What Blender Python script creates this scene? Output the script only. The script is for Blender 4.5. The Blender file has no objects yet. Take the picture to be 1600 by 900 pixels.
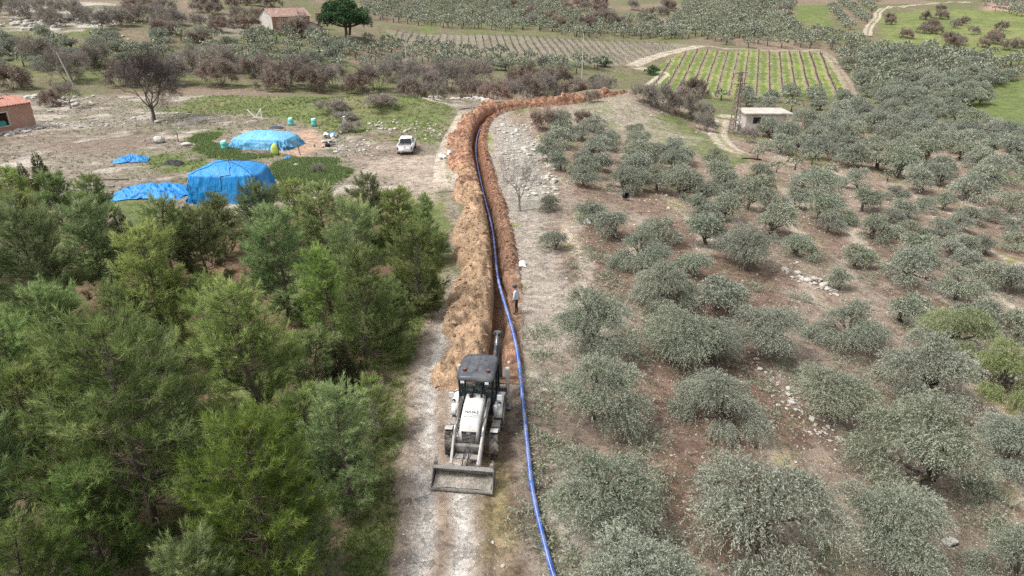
import bpy, bmesh, math, random
import numpy as np
from mathutils import Vector, Matrix, Euler

# ------------------------------------------------------------------ camera, sky, sun, exposure
SC = bpy.context.scene
COL = SC.collection
CAM_H, PITCH, FPX = 17.5, math.radians(23.9), 1600 * 24 / 36
cam_d = bpy.data.cameras.new('camera'); cam = bpy.data.objects.new('camera', cam_d); COL.objects.link(cam)
cam_d.lens = 24; cam_d.sensor_width = 36; cam_d.clip_start = 0.1; cam_d.clip_end = 4000
cam.location = (0, 0, CAM_H); cam.rotation_euler = (math.radians(90) - PITCH, 0, 0)
SC.camera = cam

SUN_EL, SUN_AZ = math.radians(58), math.radians(250)      # azimuth: clockwise from +Y
world = bpy.data.worlds.new('World'); SC.world = world; world.use_nodes = True
wn = world.node_tree; bgn = wn.nodes['Background']
sky = wn.nodes.new('ShaderNodeTexSky'); sky.sky_type = 'NISHITA'; sky.sun_disc = False
sky.sun_elevation = SUN_EL; sky.sun_rotation = SUN_AZ; sky.air_density = 1.0; sky.dust_density = 4.0; sky.ozone_density = 1.0
hs = wn.nodes.new('ShaderNodeHueSaturation'); hs.inputs['Saturation'].default_value = 0.22   # cloud cover greys the sky
wn.links.new(sky.outputs[0], hs.inputs['Color']); wn.links.new(hs.outputs[0], bgn.inputs['Color'])
bgn.inputs['Strength'].default_value = 0.115

sun_d = bpy.data.lights.new('sun', 'SUN'); sun = bpy.data.objects.new('sun', sun_d); COL.objects.link(sun)
sun_d.energy = 1.5; sun_d.angle = math.radians(14); sun_d.color = (1, 0.98, 0.955)
sdir = Vector((math.sin(SUN_AZ) * math.cos(SUN_EL), math.cos(SUN_AZ) * math.cos(SUN_EL), math.sin(SUN_EL)))
sun.rotation_euler = sdir.to_track_quat('Z', 'Y').to_euler(); sun.location = (0, 0, 60)

SC.view_settings.view_transform = 'Standard'; SC.view_settings.look = 'None'
SC.view_settings.gamma = 1; SC.view_settings.use_curve_mapping = False
SC.view_settings.exposure = 1.06
SC.render.engine = 'CYCLES'
SC.cycles.max_bounces = 6; SC.cycles.diffuse_bounces = 3; SC.cycles.glossy_bounces = 2
SC.cycles.transmission_bounces = 4; SC.cycles.transparent_max_bounces = 8; SC.cycles.volume_bounces = 0
SC.cycles.use_denoising = False; SC.cycles.use_adaptive_sampling = False

# ------------------------------------------------------------------ noise and terrain
rng = np.random.default_rng(7)
_perm = np.random.default_rng(3).random((256, 256))
def vnoise(x, y):
    x = np.asarray(x, float); y = np.asarray(y, float)
    xi = np.floor(x).astype(int); yi = np.floor(y).astype(int); fx = x - xi; fy = y - yi
    fx = fx * fx * (3 - 2 * fx); fy = fy * fy * (3 - 2 * fy)
    a = _perm[xi & 255, yi & 255]; b = _perm[(xi + 1) & 255, yi & 255]
    c = _perm[xi & 255, (yi + 1) & 255]; d = _perm[(xi + 1) & 255, (yi + 1) & 255]
    return (a * (1 - fx) + b * fx) * (1 - fy) + (c * (1 - fx) + d * fx) * fy
def fbm(x, y, o=4):
    s = 0; a = 0.5
    for i in range(o):
        s = s + a * vnoise(np.asarray(x) * 2 ** i + 17.3 * i, np.asarray(y) * 2 ** i + 5.1 * i); a *= 0.5
    return s / (1 - 0.5 ** o)          # 0..1, mean .5
def sst(a, b, x):
    t = np.clip((np.asarray(x, float) - a) / (b - a), 0, 1); return t * t * (3 - 2 * t)

TB = np.array([-1.2, -.9, -.6, -.35, -.15, 0, .15, .3, .5, .8, 1.2])
TY = np.array([100., 130, 145, 165, 190, 220, 260, 320, 450, 700, 1500])
TZ = np.array([
 [0, 1, 2, 5, 9, 12, 15, 20, 34, 60, 120],
 [0, 1, 2, 5, 9, 12, 15, 20, 34, 60, 120],
 [0, 0, 1, 4.5, 8.5, 11.5, 15, 20, 34, 60, 120],
 [0, -1, -1, 2, 5.5, 9, 12.5, 17, 28, 55, 110],
 [0, -2.5, -4, -2, -1, 1, 3.5, 6.5, 14, 40, 100],
 [0, -2.5, -4.5, -3, -2, -.5, 2.5, 5.5, 13, 35, 95],
 [-2, -4, -5.5, -5.5, -4, -2, 1.5, 5, 12.5, 35, 95],
 [-5, -6.5, -6.5, -6.3, -4.5, -1.5, 1.5, 5, 12, 32, 90],
 [-6, -6.5, -6.5, -6.2, -4.5, -2, 1.5, 5.5, 12, 32, 90],
 [-6.5, -6.5, -6.5, -6.2, -4.5, -2, 1.5, 5.5, 13, 34, 90],
 [-6.5, -6.5, -6.5, -6.2, -4.5, -2, 1.5, 5.5, 13, 34, 90]])
# resample the control table finely and smooth it
_fb = np.linspace(-1.2, 1.2, 121); _fy = np.linspace(math.log(100), math.log(1500), 141)
_t1 = np.array([np.interp(_fy, np.log(TY), r) for r in TZ])
_t2 = np.array([np.interp(_fb, TB, _t1[:, j]) for j in range(len(_fy))]).T
for _ in range(3):
    p = np.pad(_t2, 2, mode='edge')
    _t2 = sum(p[2 + i:2 + i + _t2.shape[0], 2 + j:2 + j + _t2.shape[1]] for i in (-2, -1, 0, 1, 2) for j in (-2, -1, 0, 1, 2)) / 25
def ztable(x, y):
    b = np.clip(x / np.maximum(y, 60), -1.2, 1.2); ly = np.log(np.clip(y, 100, 1500))
    fb = (b + 1.2) / 2.4 * 120; fy = (ly - _fy[0]) / (_fy[-1] - _fy[0]) * 140
    i = np.clip(fb.astype(int), 0, 119); j = np.clip(fy.astype(int), 0, 139); u = fb - i; v = fy - j
    return (_t2[i, j] * (1 - u) + _t2[i + 1, j] * u) * (1 - v) + (_t2[i, j + 1] * (1 - u) + _t2[i + 1, j + 1] * u) * v
def zf(x, y):
    x = np.asarray(x, float); y = np.asarray(y, float)
    x, y = np.broadcast_arrays(x, y)
    sh = 4.5 + 19 * sst(95, 123, y)                                   # where the slope to the right begins
    s = np.maximum(x - sh, 0); s = s * s / (s + 2.5)
    k = 0.22 + 0.25 * sst(95, 122, y)
    near = -6.8 * (1 - np.exp(-k * s / 6.8))
    near = near + 2.2 * np.exp(-(((x + 21) / 13) ** 2 + ((y - 106) / 8) ** 2))        # green knoll
    near = near + 0.8 * np.exp(-(((x + 55) / 22) ** 2 + ((y - 118) / 7) ** 2))
    bb = sst(2, 15, x) * (1 - sst(24, 36, x)); w = sst(0, 1, (y - 113 - 15 * bb) / (24 - 6 * bb))
    z = near * (1 - w) + ztable(x, y) * w
    z = z + (fbm(x / 14, y / 14, 3) - .5) * (0.25 + 1.3 * sst(6, 14, x) * (1 - w) + 1.8 * sst(120, 220, y))
    z = z + (fbm(x / 3.1 + 9, y / 3.1, 2) - .5) * (0.10 + .35 * sst(5, 9, x) * (1 - sst(60, 130, y)))
    return z
def z1(x, y): return float(zf(x, y))

cP, sP = math.cos(PITCH), math.sin(PITCH)
def proj(x, y, z):
    dep = y * cP + (CAM_H - z) * sP
    return 800 + FPX * x / dep, 450 + FPX * ((CAM_H - z) * cP - y * sP) / dep, dep
_D = np.concatenate([np.arange(8, 60, .25), np.arange(60, 200, .6), np.arange(200, 900, 2.5)])
def ray(px, py):
    t = (py - 450) / FPX; return np.array([(px - 800) / FPX, cP - t * sP, -sP - t * cP])
def at(px, py, lift=0):
    """world point of the ground seen at a photo pixel"""
    r = ray(px, py); P = _D[:, None] * r
    d = CAM_H + P[:, 2] - lift - zf(P[:, 0], P[:, 1])
    k = np.argmax(d < 0)
    if not (d < 0).any(): k = len(_D) - 1
    a, b = d[k - 1], d[k]; f = a / (a - b) if a != b else 0
    D = _D[k - 1] + f * (_D[k] - _D[k - 1])
    x, y = D * r[0], D * r[1]
    return Vector((x, y, z1(x, y)))
def colx(px, y, z=None):
    """point of the ground at forward distance y under photo column px"""
    x = 0
    for _ in range(4):
        z = z1(x, y); x = (px - 800) / FPX * (y * cP + (CAM_H - z) * sP)
    return Vector((x, y, z1(x, y)))
def depth(p): return p.y * cP + (CAM_H - p.z) * sP
def inpoly(px, py, poly):
    px = np.asarray(px, float); py = np.asarray(py, float); r = np.zeros(np.broadcast(px, py).shape, bool); n = len(poly)
    for i in range(n):
        x1, y1 = poly[i][:2]; x2, y2 = poly[(i + 1) % n][:2]
        if y1 == y2: continue
        c = ((y1 > py) != (y2 > py)) & (px < (x2 - x1) * (py - y1) / (y2 - y1) + x1); r ^= c
    return r
def sdpoly(x, y, poly):
    """signed distance to a world polygon, positive inside"""
    d = np.full(np.shape(x), 1e9); n = len(poly)
    for i in range(n):
        ax, ay = poly[i][:2]; bx, by = poly[(i + 1) % n][:2]
        L = (bx - ax) ** 2 + (by - ay) ** 2 + 1e-9
        t = np.clip(((x - ax) * (bx - ax) + (y - ay) * (by - ay)) / L, 0, 1)
        d = np.minimum(d, np.hypot(x - ax - t * (bx - ax), y - ay - t * (by - ay)))
    return np.where(inpoly(x, y, poly), d, -d)
def resample(pts, step):
    P = np.array([p[:2] for p in pts], float)
    for _ in range(3):                                               # Chaikin
        Q = [P[0]]
        for a, b in zip(P[:-1], P[1:]): Q += [a * .75 + b * .25, a * .25 + b * .75]
        P = np.array(Q + [P[-1]])
    s = np.concatenate([[0], np.cumsum(np.hypot(*np.diff(P, axis=0).T))])
    S = np.arange(0, s[-1], step)
    return np.c_[np.interp(S, s, P[:, 0]), np.interp(S, s, P[:, 1])], S
def frame2(P):
    T = np.gradient(P, axis=0); T /= np.linalg.norm(T, axis=1)[:, None] + 1e-9
    return T, np.c_[T[:, 1], -T[:, 0]]                               # tangent, right-hand normal
def dist_path(x, y, P, reach=8):
    """distance and signed side offset (right positive) to a path; far points get 1e3"""
    sh = np.shape(x); x = np.ravel(x); y = np.ravel(y); d = np.full(len(x), 1e3); u = np.full(len(x), 1e3)
    m = np.where((x > P[:, 0].min() - reach) & (x < P[:, 0].max() + reach) & (y > P[:, 1].min() - reach) & (y < P[:, 1].max() + reach))[0]
    T, N = frame2(P)
    for c in np.array_split(m, max(1, len(m) // 4000)):
        if len(c) == 0: continue
        dx = x[c][:, None] - P[:, 0]; dy = y[c][:, None] - P[:, 1]; dd = dx * dx + dy * dy
        k = dd.argmin(1); i = np.arange(len(c)); d[c] = np.sqrt(dd[i, k])
        u[c] = dx[i, k] * N[k, 0] + dy[i, k] * N[k, 1]
    return d.reshape(sh), u.reshape(sh)

# ------------------------------------------------------------------ mesh helpers
def np_mesh(name, V, quads=None, tris=None, smooth=False, attrs=None):
    me = bpy.data.meshes.new(name); V = np.asarray(V, np.float32)
    q = np.zeros((0, 4), np.int32) if quads is None or len(quads) == 0 else np.asarray(quads, np.int32)
    t = np.zeros((0, 3), np.int32) if tris is None or len(tris) == 0 else np.asarray(tris, np.int32)
    me.vertices.add(len(V)); me.vertices.foreach_set('co', V.ravel())
    li = np.concatenate([q.ravel(), t.ravel()]); me.loops.add(len(li)); me.loops.foreach_set('vertex_index', li)
    st = np.concatenate([np.arange(len(q)) * 4, len(q) * 4 + np.arange(len(t)) * 3]).astype(np.int32)
    me.polygons.add(len(st)); me.polygons.foreach_set('loop_start', st)
    me.polygons.foreach_set('use_smooth', np.full(len(st), smooth))
    me.update(calc_edges=True)
    for k, a in (attrs or {}).items():
        a = np.asarray(a, np.float32)
        if a.ndim == 1: at_ = me.attributes.new(k, 'FLOAT', 'POINT'); at_.data.foreach_set('value', a)
        else: at_ = me.attributes.new(k, 'FLOAT_COLOR', 'POINT'); at_.data.foreach_set('color', a.ravel())
    return me
def link(name, me, mat=None, parent=None, loc=None, rz=0):
    o = bpy.data.objects.new(name, me); COL.objects.link(o)
    if mat is not None and me is not None and len(me.materials) == 0: me.materials.append(mat)
    if parent: o.parent = parent
    if loc is not None: o.location = loc
    o.rotation_euler.z = rz
    return o
def tag(o, label=None, cat=None, group=None, kind=None):
    if label: o['label'] = label
    if cat: o['category'] = cat
    if group: o['group'] = group
    if kind: o['kind'] = kind
    return o
def empty(name, loc, rz=0, s=1):
    o = bpy.data.objects.new(name, None); COL.objects.link(o); o.location = loc; o.rotation_euler.z = rz
    o.scale = (s, s, s) if not hasattr(s, '__len__') else s
    o.empty_display_size = .2; return o
ORD = 'first second third fourth fifth sixth seventh eighth ninth tenth eleventh twelfth thirteenth fourteenth fifteenth sixteenth seventeenth eighteenth nineteenth twentieth'.split()
def ordn(i):
    if i < 20: return ORD[i]
    t = ['twenty', 'thirty', 'forty', 'fifty', 'sixty', 'seventy', 'eighty', 'ninety'][(i + 1) // 10 - 2]; r = (i + 1) % 10
    return (t[:-1] + 'ieth') if r == 0 else t + '-' + ORD[r - 1]

class MB:
    """collects boxes, bars, tubes and prisms into one mesh"""
    def __init__(s): s.V = []; s.Q = []; s.n = 0
    def add(s, V, F):
        s.V += [tuple(v) for v in V]; s.Q += [tuple(i + s.n for i in f) for f in F]; s.n += len(V); return s
    def box(s, c, d, R=None, taper=1.0):
        c = Vector(c); V = []
        for z in (-1, 1):
            k = taper if z > 0 else 1
            for x, y in ((-1, -1), (1, -1), (1, 1), (-1, 1)):
                v = Vector((x * d[0] / 2 * k, y * d[1] / 2 * k, z * d[2] / 2))
                V.append(c + (R @ v if R else v))
        return s.add(V, [(3, 2, 1, 0), (4, 5, 6, 7), (0, 1, 5, 4), (1, 2, 6, 5), (2, 3, 7, 6), (3, 0, 4, 7)])
    def bar(s, a, b, w, h=None):
        a = Vector(a); b = Vector(b); d = b - a; q = d.to_track_quat('Z', 'Y').to_matrix()
        return s.box((a + b) / 2, (w, h or w, d.length), q)
    def cyl(s, a, b, r, r2=None, n=12, caps=True):
        a = Vector(a); b = Vector(b); q = (b - a).to_track_quat('Z', 'Y').to_matrix(); V = []
        for p, rr in ((a, r), (b, r if r2 is None else r2)):
            for i in range(n):
                t = 2 * math.pi * i / n; V.append(p + q @ Vector((rr * math.cos(t), rr * math.sin(t), 0)))
        F = [(i, (i + 1) % n, n + (i + 1) % n, n + i) for i in range(n)]
        if caps: F += [tuple(range(n))[::-1], tuple(range(n, 2 * n))]
        return s.add(V, F)
    def prism(s, poly, x0, x1):
        """polygon in (y,z) extruded along x"""
        n = len(poly); V = [(x0, p[0], p[1]) for p in poly] + [(x1, p[0], p[1]) for p in poly]
        F = [(i, (i + 1) % n, n + (i + 1) % n, n + i) for i in range(n)] + [tuple(range(n))[::-1], tuple(range(n, 2 * n))]
        return s.add(V, F)
    def loft(s, rings, closed=True, cap=True):
        n = len(rings[0]); V = [p for r in rings for p in r]; F = []
        for k in range(len(rings) - 1):
            for i in range(n if closed else n - 1):
                j = (i + 1) % n; F.append((k * n + i, k * n + j, (k + 1) * n + j, (k + 1) * n + i))
        if cap and closed: F += [tuple(range(n))[::-1], tuple((len(rings) - 1) * n + i for i in range(n))]
        return s.add(V, F)
    def mesh(s, name, bevel=0, smooth=False, seg=2):
        me = bpy.data.meshes.new(name); me.from_pydata(s.V, [], s.Q)
        bm = bmesh.new(); bm.from_mesh(me); bmesh.ops.recalc_face_normals(bm, faces=bm.faces)
        if bevel:
            es = [e for e in bm.edges if len(e.link_faces) == 2 and e.calc_face_angle(0) > .5]
            bmesh.ops.bevel(bm, geom=es, offset=bevel, segments=seg, affect='EDGES', clamp_overlap=True)
        for f in bm.faces: f.smooth = smooth
        bm.to_mesh(me); bm.free(); return me
    def build(s, name, mat, parent=None, bevel=0, smooth=False, loc=None, rz=0, seg=2):
        return link(name, s.mesh(name, bevel, smooth, seg), mat, parent, loc, rz)

class VG:
    """numpy vertex collector: tubes, leaf diamonds, needles"""
    def __init__(s): s.V = []; s.Q = []; s.T = []; s.A = []; s.n = 0
    def _put(s, V, tone):
        s.V.append(V); s.A.append(tone); b = s.n; s.n += len(V); return b
    def tube(s, P, R, k=5, tone=.5):
        P = np.asarray(P, float); T = np.gradient(P, axis=0); T /= np.linalg.norm(T, axis=1)[:, None] + 1e-9
        a = np.where(np.abs(T[:, 2:3]) < .9, [[0, 0, 1.]], [[1., 0, 0]]); U = np.cross(T, a); U /= np.linalg.norm(U, axis=1)[:, None] + 1e-9
        W = np.cross(T, U); th = np.arange(k) * 2 * math.pi / k; R = np.asarray(R, float)
        V = P[:, None, :] + R[:, None, None] * (np.cos(th)[None, :, None] * U[:, None, :] + np.sin(th)[None, :, None] * W[:, None, :])
        m = len(P); b = s._put(V.reshape(-1, 3), np.full(m * k, tone)); i = np.arange(k); j = (i + 1) % k
        for r in range(m - 1): s.Q.append(np.c_[b + r * k + i, b + r * k + j, b + (r + 1) * k + j, b + (r + 1) * k + i])
    def leaf(s, C, D, L, W, tone, rg, S=None):
        N = len(C); D = D / (np.linalg.norm(D, axis=1)[:, None] + 1e-9)
        S = rg.normal(size=(N, 3)) if S is None else S
        S = np.cross(D, S); S /= np.linalg.norm(S, axis=1)[:, None] + 1e-9
        L = np.broadcast_to(L, N)[:, None]; W = np.broadcast_to(W, N)[:, None]
        V = np.stack([C, C + D * L * .5 + S * W * .5, C + D * L, C + D * L * .5 - S * W * .5], 1).reshape(-1, 3)
        b = s._put(V, np.repeat(np.broadcast_to(tone, N), 4)); i = b + 4 * np.arange(N); s.Q.append(np.c_[i, i + 1, i + 2, i + 3])
    def needle(s, C, D, L, W, tone, rg):
        N = len(C); D = D / (np.linalg.norm(D, axis=1)[:, None] + 1e-9)
        S = np.cross(D, rg.normal(size=(N, 3))); S /= np.linalg.norm(S, axis=1)[:, None] + 1e-9
        L = np.broadcast_to(L, N)[:, None]; W = np.broadcast_to(W, N)[:, None]
        V = np.stack([C - S * W * .5, C + S * W * .5, C + D * L], 1).reshape(-1, 3)
        b = s._put(V, np.repeat(np.broadcast_to(tone, N), 3)); i = b + 3 * np.arange(N); s.T.append(np.c_[i, i + 1, i + 2])
    def mesh(s, name, smooth=False):
        V = np.concatenate(s.V); Q = np.concatenate(s.Q) if s.Q else None; T = np.concatenate(s.T) if s.T else None
        return np_mesh(name, V, Q, T, smooth, {'tone': np.concatenate(s.A)})

# ------------------------------------------------------------------ materials
def newmat(name):
    m = bpy.data.materials.new(name); m.use_nodes = True; nt = m.node_tree; return m, nt, nt.nodes['Principled BSDF']
def nd(nt, t, **kw):
    n = nt.nodes.new(t)
    for k, v in kw.items(): setattr(n, k, v)
    return n
def noise(nt, scale, detail=4, rough=.6, coord=None):
    n = nd(nt, 'ShaderNodeTexNoise'); n.inputs['Scale'].default_value = scale; n.inputs['Detail'].default_value = detail; n.inputs['Roughness'].default_value = rough
    if coord: nt.links.new(coord, n.inputs['Vector'])
    return n
def ramp(nt, fac, stops):
    r = nd(nt, 'ShaderNodeValToRGB'); e = r.color_ramp.elements
    while len(e) < len(stops): e.new(.5)
    for el, (p, c) in zip(e, stops): el.position = p; el.color = (*c, 1) if len(c) == 3 else c
    nt.links.new(fac, r.inputs[0]); return r
def mixc(nt, fac, a, b, mode='MIX'):
    m = nd(nt, 'ShaderNodeMix', data_type='RGBA', blend_type=mode)
    for sock, v in ((m.inputs[0], fac), (m.inputs[6], a), (m.inputs[7], b)):
        if hasattr(v, 'is_linked') or hasattr(v, 'node'): nt.links.new(v, sock)
        elif isinstance(v, (int, float)): sock.default_value = v
        else: sock.default_value = (*v, 1)
    return m.outputs[2]
def math_(nt, op, a, b=None, clamp=False):
    m = nd(nt, 'ShaderNodeMath', operation=op, use_clamp=clamp)
    for sock, v in ((m.inputs[0], a), (m.inputs[1], b)):
        if v is None: continue
        if hasattr(v, 'node'): nt.links.new(v, sock)
        else: sock.default_value = v
    return m.outputs[0]
def bump(nt, h, strength, dist, bs):
    b = nd(nt, 'ShaderNodeBump'); b.inputs['Strength'].default_value = strength; b.inputs['Distance'].default_value = dist
    nt.links.new(h, b.inputs['Height']); nt.links.new(b.outputs[0], bs.inputs['Normal'])

def simple(name, col, rough=.6, metal=0, var=.25, scale=6, dust=None, dustamt=.0, spec=.3, bumpd=0, bscale=30):
    m, nt, bs = newmat(name); tc = nd(nt, 'ShaderNodeTexCoord').outputs['Object']
    n = noise(nt, scale, 5, .65, tc)
    a = tuple(c * (1 - var) for c in col); b = tuple(min(1, c * (1 + var)) for c in col)
    c = ramp(nt, n.outputs[0], [(.3, a), (.7, b)]).outputs[0]
    if dust:
        n2 = noise(nt, scale * .45, 6, .7, tc)
        f = ramp(nt, n2.outputs[0], [(.62 - dustamt * .45, (0, 0, 0)), (.78 - dustamt * .3, (1, 1, 1))]).outputs[0]
        c = mixc(nt, math_(nt, 'MULTIPLY', f, .85), c, dust)
    nt.links.new(c, bs.inputs['Base Color']); bs.inputs['Roughness'].default_value = rough; bs.inputs['Metallic'].default_value = metal
    bs.inputs['Specular IOR Level'].default_value = spec
    if bumpd:
        n3 = noise(nt, bscale, 4, .6, tc); bump(nt, n3.outputs[0], .8, bumpd, bs)
    return m
def leafmat(name, dark, mid, light, back=None, trans=.25, rough=.6, objvar=.12, huevar=.02):
    """leaf tone comes from the leaf's own attribute, tree tone from the tree"""
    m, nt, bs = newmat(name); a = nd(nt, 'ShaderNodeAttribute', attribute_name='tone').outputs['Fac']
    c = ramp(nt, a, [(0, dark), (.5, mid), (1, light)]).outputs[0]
    if back:
        g = nd(nt, 'ShaderNodeNewGeometry').outputs['Backfacing']; c = mixc(nt, math_(nt, 'MULTIPLY', g, .75), c, back)
    oi = nd(nt, 'ShaderNodeObjectInfo').outputs['Random']; h = nd(nt, 'ShaderNodeHueSaturation')
    nt.links.new(math_(nt, 'ADD', math_(nt, 'MULTIPLY', oi, objvar * 2), 1 - objvar), h.inputs['Value'])
    fr = math_(nt, 'FRACT', math_(nt, 'MULTIPLY', oi, 7.31))
    nt.links.new(math_(nt, 'ADD', math_(nt, 'MULTIPLY', fr, huevar * 2), .5 - huevar), h.inputs['Hue'])
    fr2 = math_(nt, 'FRACT', math_(nt, 'MULTIPLY', oi, 23.7))
    nt.links.new(math_(nt, 'ADD', math_(nt, 'MULTIPLY', fr2, .3), .85), h.inputs['Saturation'])
    nt.links.new(c, h.inputs['Color']); nt.links.new(h.outputs[0], bs.inputs['Base Color'])
    bs.inputs['Roughness'].default_value = rough; bs.inputs['Specular IOR Level'].default_value = .2
    if trans:
        tr = nd(nt, 'ShaderNodeBsdfTranslucent'); nt.links.new(h.outputs[0], tr.inputs['Color'])
        mx = nd(nt, 'ShaderNodeMixShader'); mx.inputs[0].default_value = trans
        nt.links.new(bs.outputs[0], mx.inputs[1]); nt.links.new(tr.outputs[0], mx.inputs[2])
        nt.links.new(mx.outputs[0], nt.nodes['Material Output'].inputs['Surface'])
    return m

def earthmat(name):
    """ground colour from the surface's own earth, stone and grass fields plus fine grain"""
    m, nt, bs = newmat(name); tc = nd(nt, 'ShaderNodeNewGeometry').outputs['Position']
    ca = nd(nt, 'ShaderNodeAttribute', attribute_name='earth'); col = ca.outputs['Color']; stone = ca.outputs['Alpha']
    grs = nd(nt, 'ShaderNodeAttribute', attribute_name='grass').outputs['Fac']
    n1 = noise(nt, .6, 7, .75, tc); n2 = noise(nt, 6, 6, .8, tc); n3 = noise(nt, 2.3, 6, .75, tc)
    v = math_(nt, 'ADD', math_(nt, 'MULTIPLY', n1.outputs[0], 1.3), math_(nt, 'MULTIPLY', n2.outputs[0], 1.5))
    v = math_(nt, 'MAXIMUM', math_(nt, 'ADD', v, -.40), .25)
    g = nd(nt, 'ShaderNodeCombineColor'); [nt.links.new(v, g.inputs[i]) for i in range(3)]
    c = mixc(nt, 1.0, col, g.outputs[0], 'MULTIPLY')
    vc = nd(nt, 'ShaderNodeTexVoronoi'); vc.inputs['Scale'].default_value = 2.6; nt.links.new(tc, vc.inputs['Vector'])
    vs = nd(nt, 'ShaderNodeSeparateColor'); nt.links.new(vc.outputs['Color'], vs.inputs[0])
    cl = ramp(nt, math_(nt, 'ADD', math_(nt, 'MULTIPLY', vs.outputs[0], .55), math_(nt, 'MULTIPLY', n2.outputs[0], .9)), [(.35, (.45, .43, .41)), (.6, (.95, .95, .95)), (.95, (1.45, 1.42, 1.38))]).outputs[0]
    c = mixc(nt, .75, c, cl, 'MULTIPLY')
    lf = noise(nt, .16, 8, .72, tc)
    gc = ramp(nt, n2.outputs[0], [(.34, (.045, .068, .022)), (.5, (.11, .145, .05)), (.66, (.23, .25, .11))]).outputs[0]
    gc = mixc(nt, .8, gc, ramp(nt, n1.outputs[0], [(.36, (.55, .6, .5)), (.5, (1, 1, 1)), (.64, (1.5, 1.35, 1.2))]).outputs[0], 'MULTIPLY')
    gf = math_(nt, 'MULTIPLY', grs, 1.0)
    gm = math_(nt, 'SUBTRACT', math_(nt, 'ADD', math_(nt, 'MULTIPLY', gf, 1.25), math_(nt, 'ADD', math_(nt, 'MULTIPLY', n3.outputs[0], 1.6), math_(nt, 'MULTIPLY', lf.outputs[0], 2.4))), 2.5)
    gm = math_(nt, 'MULTIPLY', math_(nt, 'MULTIPLY', gm, 1.9, True), .9)
    c = mixc(nt, gm, c, gc)
    vo = nd(nt, 'ShaderNodeTexVoronoi'); vo.inputs['Scale'].default_value = 9; nt.links.new(tc, vo.inputs['Vector'])
    vo2 = nd(nt, 'ShaderNodeTexVoronoi'); vo2.inputs['Scale'].default_value = 3.7; nt.links.new(tc, vo2.inputs['Vector'])
    def peb(vn, k):
        sep = nd(nt, 'ShaderNodeSeparateColor'); nt.links.new(vn.outputs['Color'], sep.inputs[0])
        rad = math_(nt, 'SUBTRACT', math_(nt, 'MULTIPLY', sep.outputs[0], k), .12)
        rad = math_(nt, 'MULTIPLY', rad, stone)
        f = math_(nt, 'MULTIPLY', math_(nt, 'SUBTRACT', rad, vn.outputs['Distance']), 9, True)
        return f, sep.outputs[1]
    f1, t1 = peb(vo, .60); f2, t2 = peb(vo2, .40); f1 = math_(nt, 'MULTIPLY', f1, .8); f2 = math_(nt, 'MULTIPLY', f2, .85)
    pc1 = ramp(nt, t1, [(0, (.22, .18, .14)), (.5, (.38, .34, .29)), (1, (.60, .58, .53))]).outputs[0]
    pc2 = ramp(nt, t2, [(0, (.26, .22, .18)), (1, (.56, .54, .49))]).outputs[0]
    c = mixc(nt, f1, c, pc1); c = mixc(nt, f2, c, pc2)
    nt.links.new(c, bs.inputs['Base Color']); bs.inputs['Roughness'].default_value = .95; bs.inputs['Specular IOR Level'].default_value = .1
    h = math_(nt, 'ADD', math_(nt, 'MULTIPLY', n2.outputs[0], .6), math_(nt, 'ADD', math_(nt, 'MULTIPLY', f1, .25), math_(nt, 'MULTIPLY', f2, .5)))
    bump(nt, h, .9, .12, bs)
    return m
M = {}
M['earth'] = earthmat('earth')
# ------------------------------------------------------------------ layout lines of the place
TRENCH_PX = [(772, 600), (775, 565), (779, 520), (783, 470), (780, 430), (776, 380), (768, 330), (757, 290), (747, 250), (742, 225), (745, 205), (752, 190), (766, 178), (795, 169), (835, 165), (885, 162), (930, 153), (972, 143)]
TRP, TRS = resample([at(*p) for p in TRENCH_PX], .2)
TRT, TRN = frame2(TRP)
YARD_Y = 62
_o = np.argsort(TRP[:300, 1]); _ty, _tx = np.r_[-80, 18, TRP[:300, 1][_o]], np.r_[0.55, 0.15, TRP[:300, 0][_o]]
def tx(y): return np.interp(y, _ty, _tx)

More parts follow.
